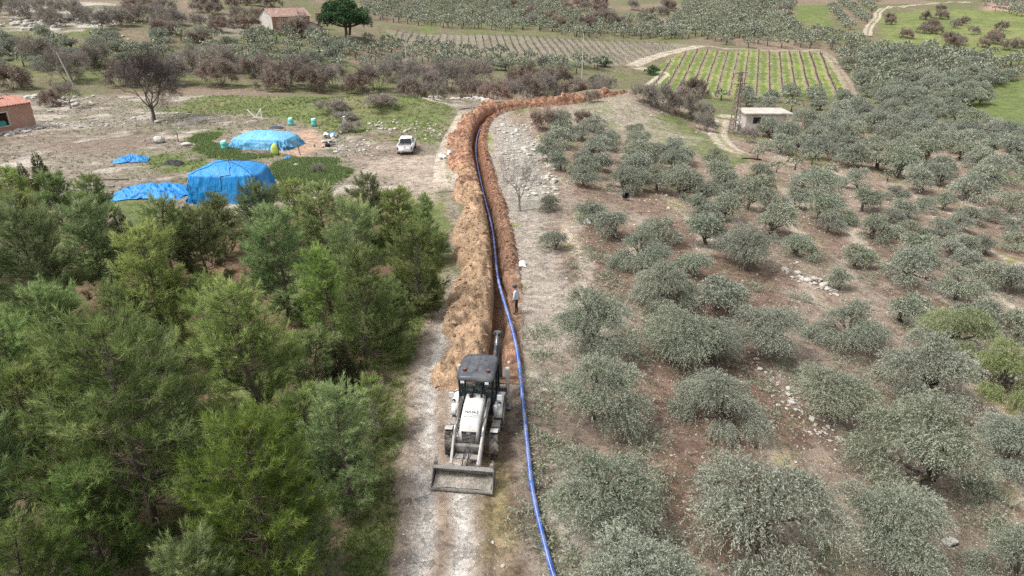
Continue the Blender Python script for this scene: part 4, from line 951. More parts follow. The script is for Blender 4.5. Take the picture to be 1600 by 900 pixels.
# pruned olive branches lying on the soil
def cut_make(v, rg, n, acc):
    spots = [((835, 520), 18), ((850, 560), 20), ((845, 600), 18), ((850, 640), 22), ((845, 690), 22), ((850, 740), 24), ((840, 790), 26), ((830, 830), 26), ((860, 700), 22), ((990, 600), 30), ((1010, 680), 34), ((1030, 760), 34), ((1040, 850), 40), ((1000, 560), 22),
             ((930, 400), 26), ((950, 440), 30), ((960, 470), 30), ((940, 500), 26), ((900, 420), 18), ((985, 520), 24), ((1190, 600), 26), ((1290, 870), 50), ((1260, 780), 40), ((1520, 790), 40), ((1560, 830), 40), ((1550, 770), 30), ((1340, 640), 26), ((1380, 590), 22), ((1090, 600), 26), ((880, 880), 40), ((920, 900), 50), ((1080, 890), 40), ((1220, 560), 20), ((1180, 450), 18), ((1250, 470), 18)]
    for _ in range(110):
        q = near[rg.integers(0, 70)][0]; a = rg.random() * 6.28; g_ = proj(q.x + 2.6 * math.cos(a), q.y + 2.6 * math.sin(a), q.z); spots.append(((g_[0], g_[1]), 500 / g_[2] * rg.uniform(.8, 1.8)))
    for (px, py), r in spots:
        if not (-100 < px < 1750 and 380 < py < 960): continue
        p = at(px, py); R = r / FPX * depth(p); k = int((40 if px < 880 else 28) * R * R) + 10
        c = rg.normal(0, .5, (k, 2)) * R * [.8, 1.5] + [p.x, p.y]
        for x, y in c:
            if abs(x - float(tx(y))) < .9 and y > 26: continue
            a = rg.random() * 6.28; ln = rg.uniform(.5, 1.1); m = 16; t = np.linspace(0, 1, m); d = np.array([math.cos(a), math.sin(a), 0]); z = z1(x, y) + .06 + rg.random() * .16
            P = np.array([x, y, z]) + d * (t * ln)[:, None] + np.array([0, 0, .12]) * np.sin(t * 3.1)[:, None]
            v.leaf(P, d * .6 + unit(rg, m) * .8, rg.uniform(.10, .19, m), .045, np.clip(rg.normal(.5, .15) + rg.normal(0, .15, m), 0, 1), rg)
cover('cut_branches', 1, None, M['cut_leaf'], cut_make, 'grey-green pruned olive branches strewn on the soil', 'branches', 6)

# ------------------------------------------------------------------ stones
M['lime'] = simple('limestone', (.43, .41, .37), .9, 0, .3, 2.5, (.30, .25, .19), .3, .1)
def rock_mesh(seed, flat=.7, sub=1):
    bm = bmesh.new(); bmesh.ops.create_icosphere(bm, subdivisions=sub, radius=.5); r = random.Random(seed)
    ax = [Vector((r.gauss(0, 1), r.gauss(0, 1), r.gauss(0, 1))).normalized() for _ in range(6)]
    for v in bm.verts:
        for a in ax:
            d = v.co.dot(a)
            if d > .32: v.co -= a * (d - .32)
        v.co *= r.uniform(.93, 1.07); v.co.z *= flat
    me = bpy.data.meshes.new('rock'); bm.to_mesh(me); bm.free(); return me
RK = [rock_mesh(i, .6 + .06 * i, 2) for i in range(4)]
rks = [(1484, 849, 26, 'grey boulder lying between the olive rows near the right edge'), (1288, 447, 20, 'white boulder on the stony lip between olives'), (1262, 440, 16, 'smaller white boulder beside the stony lip'), (1245, 428, 14, 'pale rock at the upper end of the stony lip'),
       (1245, 411, 8, 'small pale rock under an olive above the lip'), (1308, 462, 8, 'pale rock at the foot of a small olive'), (735, 845, 7, 'white stone on the mossy strip by the pipe'), (786, 885, 9, 'pale square stone at the bottom of the road strip'), (770, 848, 7, 'white stone in the middle of the mossy strip'), (800, 505, 10, 'white stone by the standing worker'), (795, 567, 8, 'white stone beside the trench edge'), (1170, 552, 8, 'grey rock under an olive on the slope'), (1182, 562, 10, 'mossy rock below an olive on the slope'),
       (66, 200, 22, 'flat white slab in front of the brick hut'), (246, 192, 12, 'white stone at the foot of the bare tree'), (248, 222, 24, 'big pale lump of lime in the dirt yard'), (292, 228, 18, 'yellowish limestone heap in the dirt yard'), (78, 175, 10, 'white boulder on the grass beyond the hut')]
for i, (px, py, w, lab) in enumerate(rks):
    p = at(px, py); s = w / FPX * depth(p); o = link('rock', RK[i % 4], M['lime'], None, (p.x, p.y, p.z + s * .12), i); o.scale = (s, s * .8, s * .7); tag(o, lab, 'rock', 'limestone rocks')
def oct_mesh(seed):
    r = random.Random(seed); me = bpy.data.meshes.new('s'); V = [Vector(v) * .5 * r.uniform(.7, 1.15) for v in ((1, 0, 0), (-1, 0, 0), (0, 1, 0), (0, -1, 0), (.2, .1, .75), (0, 0, -.6))]
    me.from_pydata(V, [], [(0, 2, 4), (2, 1, 4), (1, 3, 4), (3, 0, 4), (2, 0, 5), (1, 2, 5), (3, 1, 5), (0, 3, 5)]); return me
def stones(name, specs, label, cat, big=True, mat='lime', zfun=None):
    protos = []
    for i in range(6):
        me = rock_mesh(50 + i, .65, 1) if big else oct_mesh(50 + i); V = np.array([v.co[:] for v in me.vertices]); T = np.array([p.vertices[:] for p in me.polygons]); protos.append((V, T)); bpy.data.meshes.remove(me)
    VV, TT, n = [], [], 0; rg = np.random.default_rng(12)
    for X, Y, S in specs:
        Z = (zfun or zf)(X, Y)
        for x, y, z, s in zip(X, Y, Z, S):
            V, T = protos[rg.integers(6)]; a = rg.random() * 6.28; c, sn = math.cos(a), math.sin(a); e = rg.uniform(.7, 1.3)
            VV.append(np.c_[(V[:, 0] * c * e - V[:, 1] * sn) * s + x, (V[:, 0] * sn * e + V[:, 1] * c) * s + y, V[:, 2] * s + z + .1 * s]); TT.append(T + n); n += len(V)
    o = link(name, np_mesh(name, np.concatenate(VV), None, np.concatenate(TT)), M[mat]); tag(o, label, cat, kind='stuff')
rg = np.random.default_rng(21); sp = []
X, Y = pts_in(rg, 1500, -5, 30, 16, 60, lambda X, Y: np.clip(earth_fields(X, Y)[1] - .55, 0, 1) * (np.abs(X - tx(Y) - .1) > .9)); sp.append((X, Y, rg.gamma(2, .035, len(X)) + .04))
X, Y = pts_in(rg, 520, -12, 8, 60, 118, lambda X, Y: (sdpoly(X, Y, POLY['rockL']) > -.5) * 1.0); sp.append((X, Y, rg.gamma(2, .13, len(X)) + .1))
stones('loose_stones', sp, 'loose pale stones on the road and terraces', 'stones')
sp = []
M['pebble'] = simple('pebble', (.40, .365, .315), .95, 0, .55, 1.7, (.22, .17, .13), .35, .1)
wst = lambda X, Y: np.clip(earth_fields(X, Y)[1] - .45, 0, 1) * (np.abs(X - tx(Y) - .1) > 1.0) * .8
X, Y = pts_in(rg, 7000, -5, 34, 16, 70, wst); sp.append((X, Y, rg.gamma(1.6, .028, len(X)) + .03))
X, Y = pts_in(rg, 5000, -70, 60, 60, 118, wst); sp.append((X, Y, rg.gamma(1.6, .06, len(X)) + .07))
stones('pebbles', sp, 'small pale pebbles all over road, yard and terraces', 'pebbles', False, 'pebble')
# weeds and dry tufts on the terraces
def tuft_make(x0, x1, y0, y1, L, Wd, wfun):
    return grass_make(x0, x1, y0, y1, wfun, L, Wd, 5, .9)
M['dry_weed'] = leafmat('dry_weed', (.10, .10, .04), (.20, .20, .09), (.34, .31, .17), None, .2, .7, 0, 0)
cover('terrace_weeds', 9000, None, M['dry_weed'], tuft_make(3, 34, 16, 75, .16, .03, lambda X, Y: sst(.45, .62, fbm(X / 2.2 + 50, Y / 2.2, 3)) * .7), 'low green and straw-coloured weeds on the grove soil', 'weeds', 31)
cover('yard_weeds', 5200, None, M['grass_blade'], tuft_make(-75, -5, 60, 118, .26, .06, lambda X, Y: np.clip(earth_fields(X, Y)[2] * 1.3 - .25, 0, .8) * (X < tx(Y) - 4)), 'patchy short grass and weeds of the yard', 'weeds', 32)
# clods fallen on and beside the spoil
SPT, SPN = frame2(SPP)
def on_spoil(n, u0, u1, sm, sg, seed):
    r_ = np.random.default_rng(seed); k = r_.integers(0, len(SPP), n); u = r_.uniform(u0, u1, n); X = SPP[k, 0] + SPN[k, 0] * u; Y = SPP[k, 1] + SPN[k, 1] * u
    L_ = len(SPP) * .2; Z = spz(X, Y, np.clip(k * .2, 0, L_ - .01), u) if u1 < -.3 else trz(X, Y, k * .2, u); return X, Y, Z, r_.gamma(1.7, sg, n) + sm, k * .2
M['clod'] = simple('earth_clod', (.33, .228, .15), .95, 0, .5, .9, (.40, .32, .23), .3, .05)
M['red_clod'] = simple('red_clod', (.215, .125, .085), .95, 0, .5, .9, (.33, .20, .13), .25, .05)
def clods(name, n, u0, u1, sel, mat, label, seed):
    X, Y, Z, S_, k = on_spoil(n, u0, u1, .04, .055, seed); m = sel(Y); X, Y, Z, S_ = X[m], Y[m], Z[m], S_[m]; d = {}
    stones(name, [(X, Y, S_)], label, 'clods', False, mat, lambda a, b: Z)
clods('earth_clods', 5200, -3.4, -.55, lambda Y: Y < 68, 'clod', 'tan earth clods on the near spoil heap', 41)
clods('earth_clods', 6500, -3.4, -.55, lambda Y: Y >= 62, 'red_clod', 'red earth clods on the far spoil heap', 42)
clods('earth_clods', 4200, .45, 1.5, lambda Y: Y > 42, 'red_clod', 'red earth clods along the right trench lip', 43)
sp = []
def rubble(px0, px1, py, n, spread, smin=.12, sg=.14):
    a, b = at(*px0), at(*px1); t = rg.random(n); X = a.x + (b.x - a.x) * t + rg.normal(0, spread, n); Y = a.y + (b.y - a.y) * t + rg.normal(0, spread, n); sp.append((X, Y, rg.gamma(2, sg, n) + smin))
rubble((0, 212), (90, 195), 0, 140, .7, .2, .16); rubble((90, 195), (330, 180), 0, 320, 2.2, .1, .09); rubble((60, 150), (120, 165), 0, 130, 1.6, .2, .2)
rubble((680, 153), (762, 158), 0, 110, .7, .3, .25); rubble((440, 255), (465, 275), 0, 30, .5, .2, .12); rubble((580, 195), (690, 205), 0, 140, 1.6, .12, .1); rubble((520, 215), (560, 240), 0, 80, 1.2, .12, .1)
rubble((1240, 425), (1300, 455), 0, 90, .5, .1, .08); rubble((1440, 480), (1600, 610), 0, 160, .5, .08, .07); rubble((1190, 570), (1310, 700), 0, 160, .6, .06, .06); rubble((10, 40), (190, 30), 0, 120, 5, .5, .5); rubble((160, 60), (200, 70), 0, 12, 1.5, .5, .3)
stones('rubble', sp, 'white limestone rubble scattered round the yard and terraces', 'rubble')
for px, py, w, lab in [(462, 56, 46, 'bare purple-brown bush in front of the long farmhouse'), (478, 60, 34, 'lower bare bush right of the long farmhouse')]:
    put_bush(at(px, py), w, 'b', lab, 'single bare bushes')
# ------------------------------------------------------------------ backhoe loader
DUST = (.42, .38, .33)
M['white_paint'] = simple('white_paint', (.72, .72, .70), .4, 0, .06, 3, (.46, .42, .36), .5, .5)
M['dark_metal'] = simple('dark_metal', (.055, .057, .062), .5, .3, .3, 5, (.33, .305, .275), .62, .4)
M['boom'] = simple('boom_dark', (.035, .037, .04), .5, 0, .25, 5, (.16, .145, .13), .3, .4)
M['roof_grey'] = simple('cab_roof', (.055, .06, .072), .42, 0, .15, 2.5, (.16, .155, .15), .3, .5)
M['steel'] = simple('worn_steel', (.30, .29, .28), .55, .3, .35, 7, (.42, .39, .35), .6, .4)
M['chrome'] = simple('chrome_rod', (.7, .7, .7), .18, 1, .05)
M['tyre'] = simple('tyre_rubber', (.035, .034, .033), .85, 0, .3, 6, (.27, .24, .205), .55, .2)
M['rim'] = simple('rim', (.50, .49, .46), .5, 0, .15, 5, DUST, .5)
M['black'] = simple('black_plastic', (.018, .018, .02), .5, 0, .2)
M['grille'] = simple('grille', (.03, .03, .032), .55, 0, .25, 20)
M['orange'] = simple('beacon_orange', (.50, .10, .04), .3, 0, .1, spec=.5)
M['lens'] = simple('lamp_lens', (.72, .74, .76), .12, 0, .05, spec=.6)
M['seat'] = simple('seat_cloth', (.05, .05, .055), .8)
M['print_grey'] = simple('print_grey', (.04, .045, .06), .5)
M['print_light'] = simple('print_light', (.6, .6, .6), .5)
def glassmat(name, tint=(.10, .13, .13), a=.55):
    m, nt, bs = newmat(name); bs.inputs['Base Color'].default_value = (*tint, 1); bs.inputs['Roughness'].default_value = .05; bs.inputs['Specular IOR Level'].default_value = .6
    bs.inputs['Alpha'].default_value = a; return m
M['cab_glass'] = glassmat('cab_glass', (.03, .05, .05), .5)
M['car_glass'] = glassmat('car_glass', (.02, .025, .03), .9)

def text_mesh(txt, size, name):
    cu = bpy.data.curves.new(name, 'FONT'); cu.body = txt; cu.size = size; cu.align_x = 'CENTER'; cu.align_y = 'CENTER'; cu.extrude = .002
    o = bpy.data.objects.new(name, cu); COL.objects.link(o); bpy.context.view_layer.update()
    me = bpy.data.meshes.new_from_object(o.evaluated_get(bpy.context.evaluated_depsgraph_get())); me.name = name
    bpy.data.objects.remove(o); return me
def wheel(parent, c, r, w, steer=0, lugs=16, camber=0):
    rim = MB(); n = 20
    prof = [(-.42 * w, .50 * r), (-.42 * w, .60 * r), (.42 * w, .60 * r), (.42 * w, .50 * r), (.10 * w, .46 * r), (.06 * w, .12 * r), (.20 * w, .10 * r), (.20 * w, .0001)]
    prof = [(-.05 * w, .0001), (-.05 * w, .46 * r)] + prof
    rim.loft([[(p[0], p[1] * math.cos(2 * math.pi * i / n), p[1] * math.sin(2 * math.pi * i / n)) for i in range(n)] for p in prof], True, False)
    for i in range(8):
        a = i * math.pi / 4; y, z = math.cos(a) * .2 * r, math.sin(a) * .2 * r; rim.cyl((.04 * w, y, z), (.14 * w, y, z), .025, None, 6)
    o = rim.build('wheel', M['rim'], parent, 0, False); o.location = c; o.rotation_euler = (0, camber, steer)
    ty = MB(); P = [(-.40 * w, .56 * r), (-.5 * w, .68 * r), (-.5 * w, .84 * r), (-.40 * w, .93 * r), (0, .955 * r), (.40 * w, .93 * r), (.5 * w, .84 * r), (.5 * w, .68 * r), (.40 * w, .56 * r)]; n = 32
    ty.loft([[(p[0], p[1] * math.cos(2 * math.pi * i / n), p[1] * math.sin(2 * math.pi * i / n)) for i in range(n)] for p in P], True, False)
    for i in range(lugs):
        for s in (-1, 1):
            a = 2 * math.pi * (i + (.5 if s > 0 else 0)) / lugs; d = 2 * math.pi / lugs * .55; V = []
            for rr in (.90 * r, 1.0 * r):
                for xx, aa in ((.02 * w * s, a + d), (.5 * w * s, a), (.5 * w * s, a + d * .55), (.02 * w * s, a + d * 1.5)):
                    V.append((xx, rr * math.cos(aa), rr * math.sin(aa)))
            ty.add(V, [(0, 1, 2, 3), (7, 6, 5, 4), (0, 4, 5, 1), (1, 5, 6, 2), (2, 6, 7, 3), (3, 7, 4, 0)])
    ty.build('tyre', M['tyre'], o)
    return o
def backhoe():
    fl = at(721, 773); yaw = math.radians(-6.5); ry_, rx_ = fl.y + 4.42, fl.x + .50
    root = empty('backhoe_loader', (rx_, ry_, z1(rx_, ry_) + .06), yaw)
    tag(root, 'white backhoe loader with dark cab digging the trench on the dirt road', 'excavator')
    def B(): return MB()
    b = B(); b.box((0, -1.1, .78), (.62, 3.4, .36)); b.box((0, .75, .85), (1.1, .5, .5)); b.box((0, -2.1, .62), (1.5, .22, .2)); b.box((0, 0, .72), (1.5, .32, .32)); b.build('chassis', M['dark_metal'], root, .02)
    # hood: lofted body with rounded top and sloping nose
    def sec(y, w, zt, zb, r):
        h = w / 2; return [(-h, y, zb), (h, y, zb), (h, y, zt - r), (h - r * .3, y, zt - r * .3), (h - r, y, zt), (0, y, zt + .025), (-h + r, y, zt), (-h + r * .3, y, zt - r * .3), (-h, y, zt - r)]
    b = B(); b.loft([sec(-.72, .84, 1.98, 1.1, .12), sec(-1.3, .83, 1.93, 1.05, .12), sec(-2.0, .80, 1.80, 1.0, .12), sec(-2.35, .78, 1.70, .95, .12), [(x, y - (1.56 - z) * .28, z) for x, y, z in sec(-2.55, .76, 1.56, .90, .12)]])
    b.build('hood', M['white_paint'], root, .02, True)
    tl = math.atan2(.66, .185)                                         # nose slope
    nz = lambda z: -2.56 - (1.56 - z) * .28
    b = B(); b.loft([[(-.30, nz(1.42) - .012, 1.42), (.30, nz(1.42) - .012, 1.42), (.30, nz(1.42) + .03, 1.42), (-.30, nz(1.42) + .03, 1.42)], [(-.24, nz(.98) - .012, .98), (.24, nz(.98) - .012, .98), (.24, nz(.98) + .03, .98), (-.24, nz(.98) + .03, .98)]]); g = b.build('grille', M['grille'], root, .01)
    for i in range(6):
        z = 1.03 + i * .055; b = B(); b.box((0, nz(z) - .018, z), (.47 + i * .015, .015, .02)); b.build('slat', M['dark_metal'], g)
    me = text_mesh('MST', .085, 'lettering'); t = link('lettering', me, M['print_light'], g); t.location = (0, nz(1.37) - .022, 1.37); t.rotation_euler.x = math.radians(75)
    b = B(); b.box((0, -2.72, .84), (.66, .22, .14)); b.build('bumper', M['white_paint'], root, .03)
    hood_s = math.atan2(-.13, .7); zs = lambda y: np.interp(-y, [.72, 1.3, 2.0, 2.35, 2.55], [2.005, 1.955, 1.825, 1.725, 1.585]) + .012
    for txt, sz, y in (('MANİSA', .06, -1.72), ('MASKİ', .19, -1.89), ('SU VE KANALİZASYON', .06, -2.04), ('GENEL MÜDÜRLÜĞÜ', .062, -2.13)):
        me = text_mesh(txt, sz, 'lettering'); t = link('lettering', me, M['print_grey'], root); t.location = (0, y, zs(y) + .004); t.rotation_euler.x = math.radians(11 if y > -2.0 else 14)
    b = B(); b.cyl((.26, -.95, 1.9), (.26, -.95, 2.42), .045, None, 10); b.cyl((.26, -.95, 2.40), (.28, -1.0, 2.52), .04, None, 10); b.build('exhaust', M['black'], root, 0, True)
    b = B(); b.cyl((-.16, -.98, 1.95), (-.16, -.98, 2.12), .085, None, 12); b.cyl((-.16, -.98, 2.12), (-.16, -.98, 2.15), .11, None, 12); b.build('air_intake', M['black'], root, .01, True)
    # cab
    x0, x1, y0, y1, zb, zt = -.72, .72, -.78, .80, 1.15, 2.78
    b = B()
    for sx in (-1, 1):
        b.bar((sx * .66, -.76, 1.1), (sx * .70, -.66, 2.8), .09); b.bar((sx * .74, .78, 1.1), (sx * .72, .72, 2.8), .09); b.bar((sx * .74, .1, 1.1), (sx * .73, .1, 2.8), .07)
        b.box((sx * .73, 0, 1.32), (.06, 1.5, .5)); b.bar((sx * .70, -.66, 2.74), (sx * .72, .74, 2.74), .08)
    b.box((0, -.72, 2.74), (1.4, .08, .1)); b.box((0, .74, 2.74), (1.4, .08, .1)); b.box((0, .02, 1.08), (1.5, 1.6, .1)); b.build('cab_frame', M['black'], root, .015)
    b = B(); b.add([(-.62, -.755, 1.2), (.62, -.755, 1.2), (.65, -.675, 2.70), (-.65, -.675, 2.70)], [(0, 1, 2, 3)]); b.build('windscreen', M['cab_glass'], root)
    for sx in (-1, 1):
        for ya, yb in ((-.68, .06), (.14, .72)):
            b = B(); b.add([(sx * .715, ya, 1.58), (sx * .735, yb, 1.58), (sx * .725, yb, 2.70), (sx * .71, ya, 2.70)], [(0, 1, 2, 3)]); b.build('side_window', M['cab_glass'], root)
    b = B(); b.add([(-.68, .765, 1.2), (.68, .765, 1.2), (.66, .735, 2.7), (-.66, .735, 2.7)], [(0, 1, 2, 3)]); b.build('rear_window', M['cab_glass'], root)
    def rs(y, w, z, d): h = w / 2; return [(-h, y, z - .13), (h, y, z - .13), (h, y, z - .04), (h - d, y, z + .03), (0, y, z + .06), (-h + d, y, z + .03), (-h, y, z - .04)]
    b = B(); b.loft([rs(-1.02, 1.36, 2.82, .16), rs(-.9, 1.5, 2.88, .14), rs(-.2, 1.56, 2.93, .12), rs(.6, 1.52, 2.93, .12), rs(.92, 1.36, 2.88, .14)]); rf = b.build('roof', M['roof_grey'], root, .03, True)
    for x in (-.42, 0, .42):
        b = B(); b.box((x, .1, 2.985 - abs(x) * .06), (.07, 1.3, .04)); b.build('roof_rib', M['roof_grey'], rf, .015)
    for x in (-.48, .50):
        b = B(); b.cyl((x, -.55, 2.93), (x, -.55, 2.99), .075, None, 12); l = b.build('beacon', M['black'], rf, 0, True)
        b = B(); b.cyl((x, -.55, 2.99), (x, -.55, 3.07), .048, .036, 12); b.build('lens', M['orange'], l, .01, True)
    for x in (-.5, .5):
        b = B(); b.box((x, -.99, 2.70), (.2, .1, .13)); l = b.build('work_light', M['black'], root, .015); b = B(); b.box((x, -1.045, 2.70), (.16, .02, .1)); b.build('lens', M['lens'], l)
    b = B(); b.box((0, .22, 1.5), (.5, .5, .14)); b.box((0, .46, 1.85), (.48, .12, .7)); b.build('seat', M['seat'], root, .05)
    b = B(); b.box((0, -.5, 1.5), (.6, .24, .6)); b.build('dashboard', M['dark_metal'], root, .04)
    b = B(); n = 18
    for i in range(n):
        a, c = 2 * math.pi * i / n, 2 * math.pi * (i + 1) / n; f = lambda t: (.19 * math.cos(t), -.28 + .15 * math.sin(t), 1.86 + .11 * math.sin(t)); b.cyl(f(a), f(c), .018, None, 6)
    b.bar((-.18, -.28, 1.86), (.18, -.28, 1.86), .03); b.bar((0, -.28, 1.86), (0, -.45, 1.6), .04); b.build('steering_wheel', M['black'], root)
    b = B(); b.box((0, -.66, 1.25), (1.1, .02, .09)); b.build('white_panel', M['white_paint'], root)
    # mirrors
    for s in (-1, 1):
        b = B(); b.bar((s * .72, -.7, 2.1), (s * .98, -.85, 2.0), .03); a = b.build('mirror_arm', M['black'], root); b = B(); b.box((s * 1.0, -.86, 1.95), (.2, .05, .24)); b.build('mirror', M['lens'], a, .01)
    # rear fenders arching over the wheels
    for s in (-1, 1):
        b = B(); out = []; inn = []
        for k in range(9):
            a = math.radians(15 + k * 17.5); out.append((-math.cos(a) * .86 + 0, .72 + math.sin(a) * .80)); inn.append((-math.cos(a) * .80, .72 + math.sin(a) * .75))
        b.prism(out + inn[::-1], s * .74, s * 1.08); b.box((s * .80, -.62, 1.25), (.18, .36, .5)); b.build('fender', M['white_paint'], root, .02, True)
        b = B(); b.cyl((s * .96, -.62, 1.52), (s * .96, -.74, 1.52), .075, None, 12); h = b.build('headlight', M['black'], root, 0, True); b = B(); b.cyl((s * .96, -.745, 1.52), (s * .96, -.755, 1.52), .065, None, 12); b.build('lens', M['lens'], h)
        b = B(); b.box((s * .86, -1.0, .75), (.34, .5, .06)); b.box((s * .86, -.98, .5), (.34, .4, .05)); b.bar((s * .74, -1.0, .4), (s * .74, -1.0, 1.1), .05); b.build('step', M['steel'], root, .01)
        b = B(); arc = [(math.cos(math.radians(a)) * .58 - 2.05, .55 + math.sin(math.radians(a)) * .6) for a in range(15, 101, 14)]; arc2 = [(math.cos(math.radians(a)) * .55 - 2.05, .55 + math.sin(math.radians(a)) * .57) for a in range(15, 101, 14)]
        b.prism(arc + arc2[::-1], s * .76, s * 1.08); b.build('front_mudguard', M['rim'], root, .008)
    wheel(root, (-.86, 0, .70), .70, .44, 0, 18); wheel(root, (.86, 0, .70), .70, .44, math.pi, 18)
    wheel(root, (-.90, -2.08, .52), .52, .36, math.radians(9), 15); wheel(root, (.90, -2.08, .52), .52, .36, math.pi + math.radians(9), 15)
    # loader arms and bucket
    for s in (-1, 1):
        x = s * .56; b = B(); P = [(-.62, 1.62), (-.62, 1.80), (-1.2, 1.86), (-2.5, 1.50), (-2.9, 1.2), (-3.68, .52), (-3.72, .36), (-3.58, .34), (-2.75, .98), (-2.35, 1.30), (-1.2, 1.66)]
        b.prism(P, x - .05, x + .05); b.build('loader_arm', M['steel'], root, .015)
        b = B(); b.cyl((s * .47, -1.2, 1.12), (s * .5, -2.1, 1.22), .055, None, 10); c = b.build('lift_cylinder', M['dark_metal'], root, 0, True); b = B(); b.cyl((s * .5, -2.1, 1.22), (s * .53, -2.7, 1.18), .032, None, 10); b.build('rod', M['chrome'], c, 0, True)
        b = B(); b.cyl((s * .56, -1.0, 1.93), (s * .56, -2.1, 1.76), .042, None, 10); c = b.build('tilt_cylinder', M['dark_metal'], root, 0, True); b = B(); b.cyl((s * .56, -2.1, 1.76), (s * .56, -2.85, 1.38), .024, None, 10); b.build('rod', M['chrome'], c, 0, True)
        b = B(); b.bar((s * .56, -2.85, 1.40), (s * .50, -3.7, .72), .07, .05); b.build('tilt_link', M['steel'], root, .01)
        b = B(); b.box((s * .50, -3.78, .62), (.2, .22, .2)); b.build('pivot_bracket', M['dark_metal'], root, .02)
    b = B(); b.cyl((-.55, -2.95, 1.02), (.55, -2.95, 1.02), .075, None, 12); b.box((0, -3.02, .92), (.95, .06, .26)); b.build('cross_tube', M['dark_metal'], root, .01)
    b = B(); b.box((0, -3.25, .72), (.9, .28, .05)); b.build('cross_plate', M['steel'], root, .01)
    for x in (-.08, .1):
        b = B(); b.bar((x, -3.0, .9), (x, -3.8, .70), .035); b.build('hose', M['black'], root)
    P = [(-3.92, .70), (-3.72, .66), (-3.55, .40), (-3.58, .14), (-3.8, .03), (-4.42, .05)]; Pi = [(y - .03 if k < 3 else y, z + (.03 if k > 2 else -.01)) for k, (y, z) in enumerate(P)]
    b = B(); b.prism(P + [(-4.42, .08), (-3.8, .07), (-3.62, .17), (-3.60, .40), (-3.75, .61), (-3.92, .64)], -1.14, 1.14); bk = b.build('bucket', M['steel'], root, .006)
    for s in (-1, 1):
        b = B(); b.prism([(-3.94, .72), (-3.70, .67), (-3.52, .40), (-3.55, .12), (-3.8, .0), (-4.44, .02), (-4.44, .10), (-4.0, .62)], s * 1.14 - .0, s * 1.18); b.build('side_plate', M['dark_metal'], bk, .008)
        b = B(); b.bar((s * 1.1, -3.78, .78), (s * 1.1, -3.66, .95), .06); b.box((s * 1.08, -3.8, .80), (.14, .14, .16)); b.build('bucket_hook', M['dark_metal'], bk, .01)
    b = B(); b.box((0, -3.90, .69), (2.30, .13, .12), Matrix.Rotation(-.4, 3, 'X')); b.build('top_bar', M['steel'], bk, .015)
    b = B(); b.box((0, -4.44, .06), (2.38, .10, .06)); b.build('cutting_edge', M['dark_metal'], bk, .01)
    v = VG(); gx_ = np.linspace(-1.1, 1.1, 24); gy_ = np.linspace(-4.36, -3.64, 10); X, Y = np.meshgrid(gx_, gy_); Z = .10 + .16 * sst(-4.4, -3.7, Y) + (fbm(X * 3, Y * 3, 3) - .5) * .14; c = np.zeros(X.shape + (3,)) + np.array((.29, .26, .225))
    link('dirt_load', gridmesh('dirt_load', X, Y, Z, earth_attrs(None, None, c, np.full(X.shape, .6), np.zeros(X.shape))), M['earth'], bk)
    # backhoe at the rear, shifted to the trench side
    ox = .42; b = B(); b.box((0, 1.28, .95), (2.1, .18, .34)); b.box((0, 1.28, .50), (2.1, .16, .16)); b.build('rear_frame', M['dark_metal'], root, .02)
    for s in (-1, 1):
        b = B(); b.box((s * 1.06, 1.34, 1.2), (.17, .18, 1.75)); st = b.build('stabiliser', M['rim'], root, .02); b = B(); b.box((s * 1.06, 1.34, .04), (.34, .42, .07)); b.build('foot_pad', M['dark_metal'], st, .015); b = B(); b.cyl((s * 1.06, 1.34, .1), (s * 1.06, 1.34, .6), .05, None, 10); b.build('rod', M['chrome'], st, 0, True)
    b = B(); b.cyl((ox, 1.48, .45), (ox, 1.48, 1.3), .13, None, 14); b.box((ox, 1.58, .85), (.30, .3, .6)); b.build('king_post', M['dark_metal'], root, .02)
    E = (ox + .02, 3.05, 3.15)
    b = B(); b.prism([(1.55, .75), (1.75, .65), (2.4, 1.8), (3.1, 2.7), (2.95, 2.9), (2.1, 2.15)], ox - .11, ox + .11); b.build('boom', M['boom'], root, .02)
    b = B(); b.cyl((ox, 1.75, 1.6), (ox, 2.35, 2.6), .07, None, 10); c = b.build('boom_cylinder', M['boom'], root, 0, True); b = B(); b.cyl((ox, 2.2, 2.4), (ox, 2.8, 2.98), .028, None, 10); b.build('rod', M['chrome'], c, 0, True)
    b = B(); b.prism([(2.8, 2.95), (3.1, 3.0), (3.75, 1.2), (3.9, .1), (3.72, .08), (3.45, 1.1), (2.9, 2.6)], ox - .085, ox + .085); b.build('dipper', M['boom'], root, .02)
    b = B(); b.box((ox, 2.97, 2.9), (.34, .16, .16)); b.cyl((ox - .2, 2.97, 2.86), (ox + .2, 2.97, 2.86), .06, None, 10); b.build('elbow_pin', M['boom'], root, .01)
    b = B(); b.prism([(3.72, .12), (3.95, .1), (4.1, -.25), (3.95, -.75), (3.5, -.85), (3.3, -.55), (3.38, -.5), (3.55, -.75), (3.9, -.68), (4.02, -.28), (3.8, -.05)], ox - .28, ox + .28); d = b.build('digging_bucket', M['steel'], root, .01)
    for i in range(4):
        b = B(); b.bar((ox - .22 + i * .147, 3.33, -.56), (ox - .22 + i * .147, 3.2, -.42), .05); b.build('tooth', M['steel'], d)
backhoe()

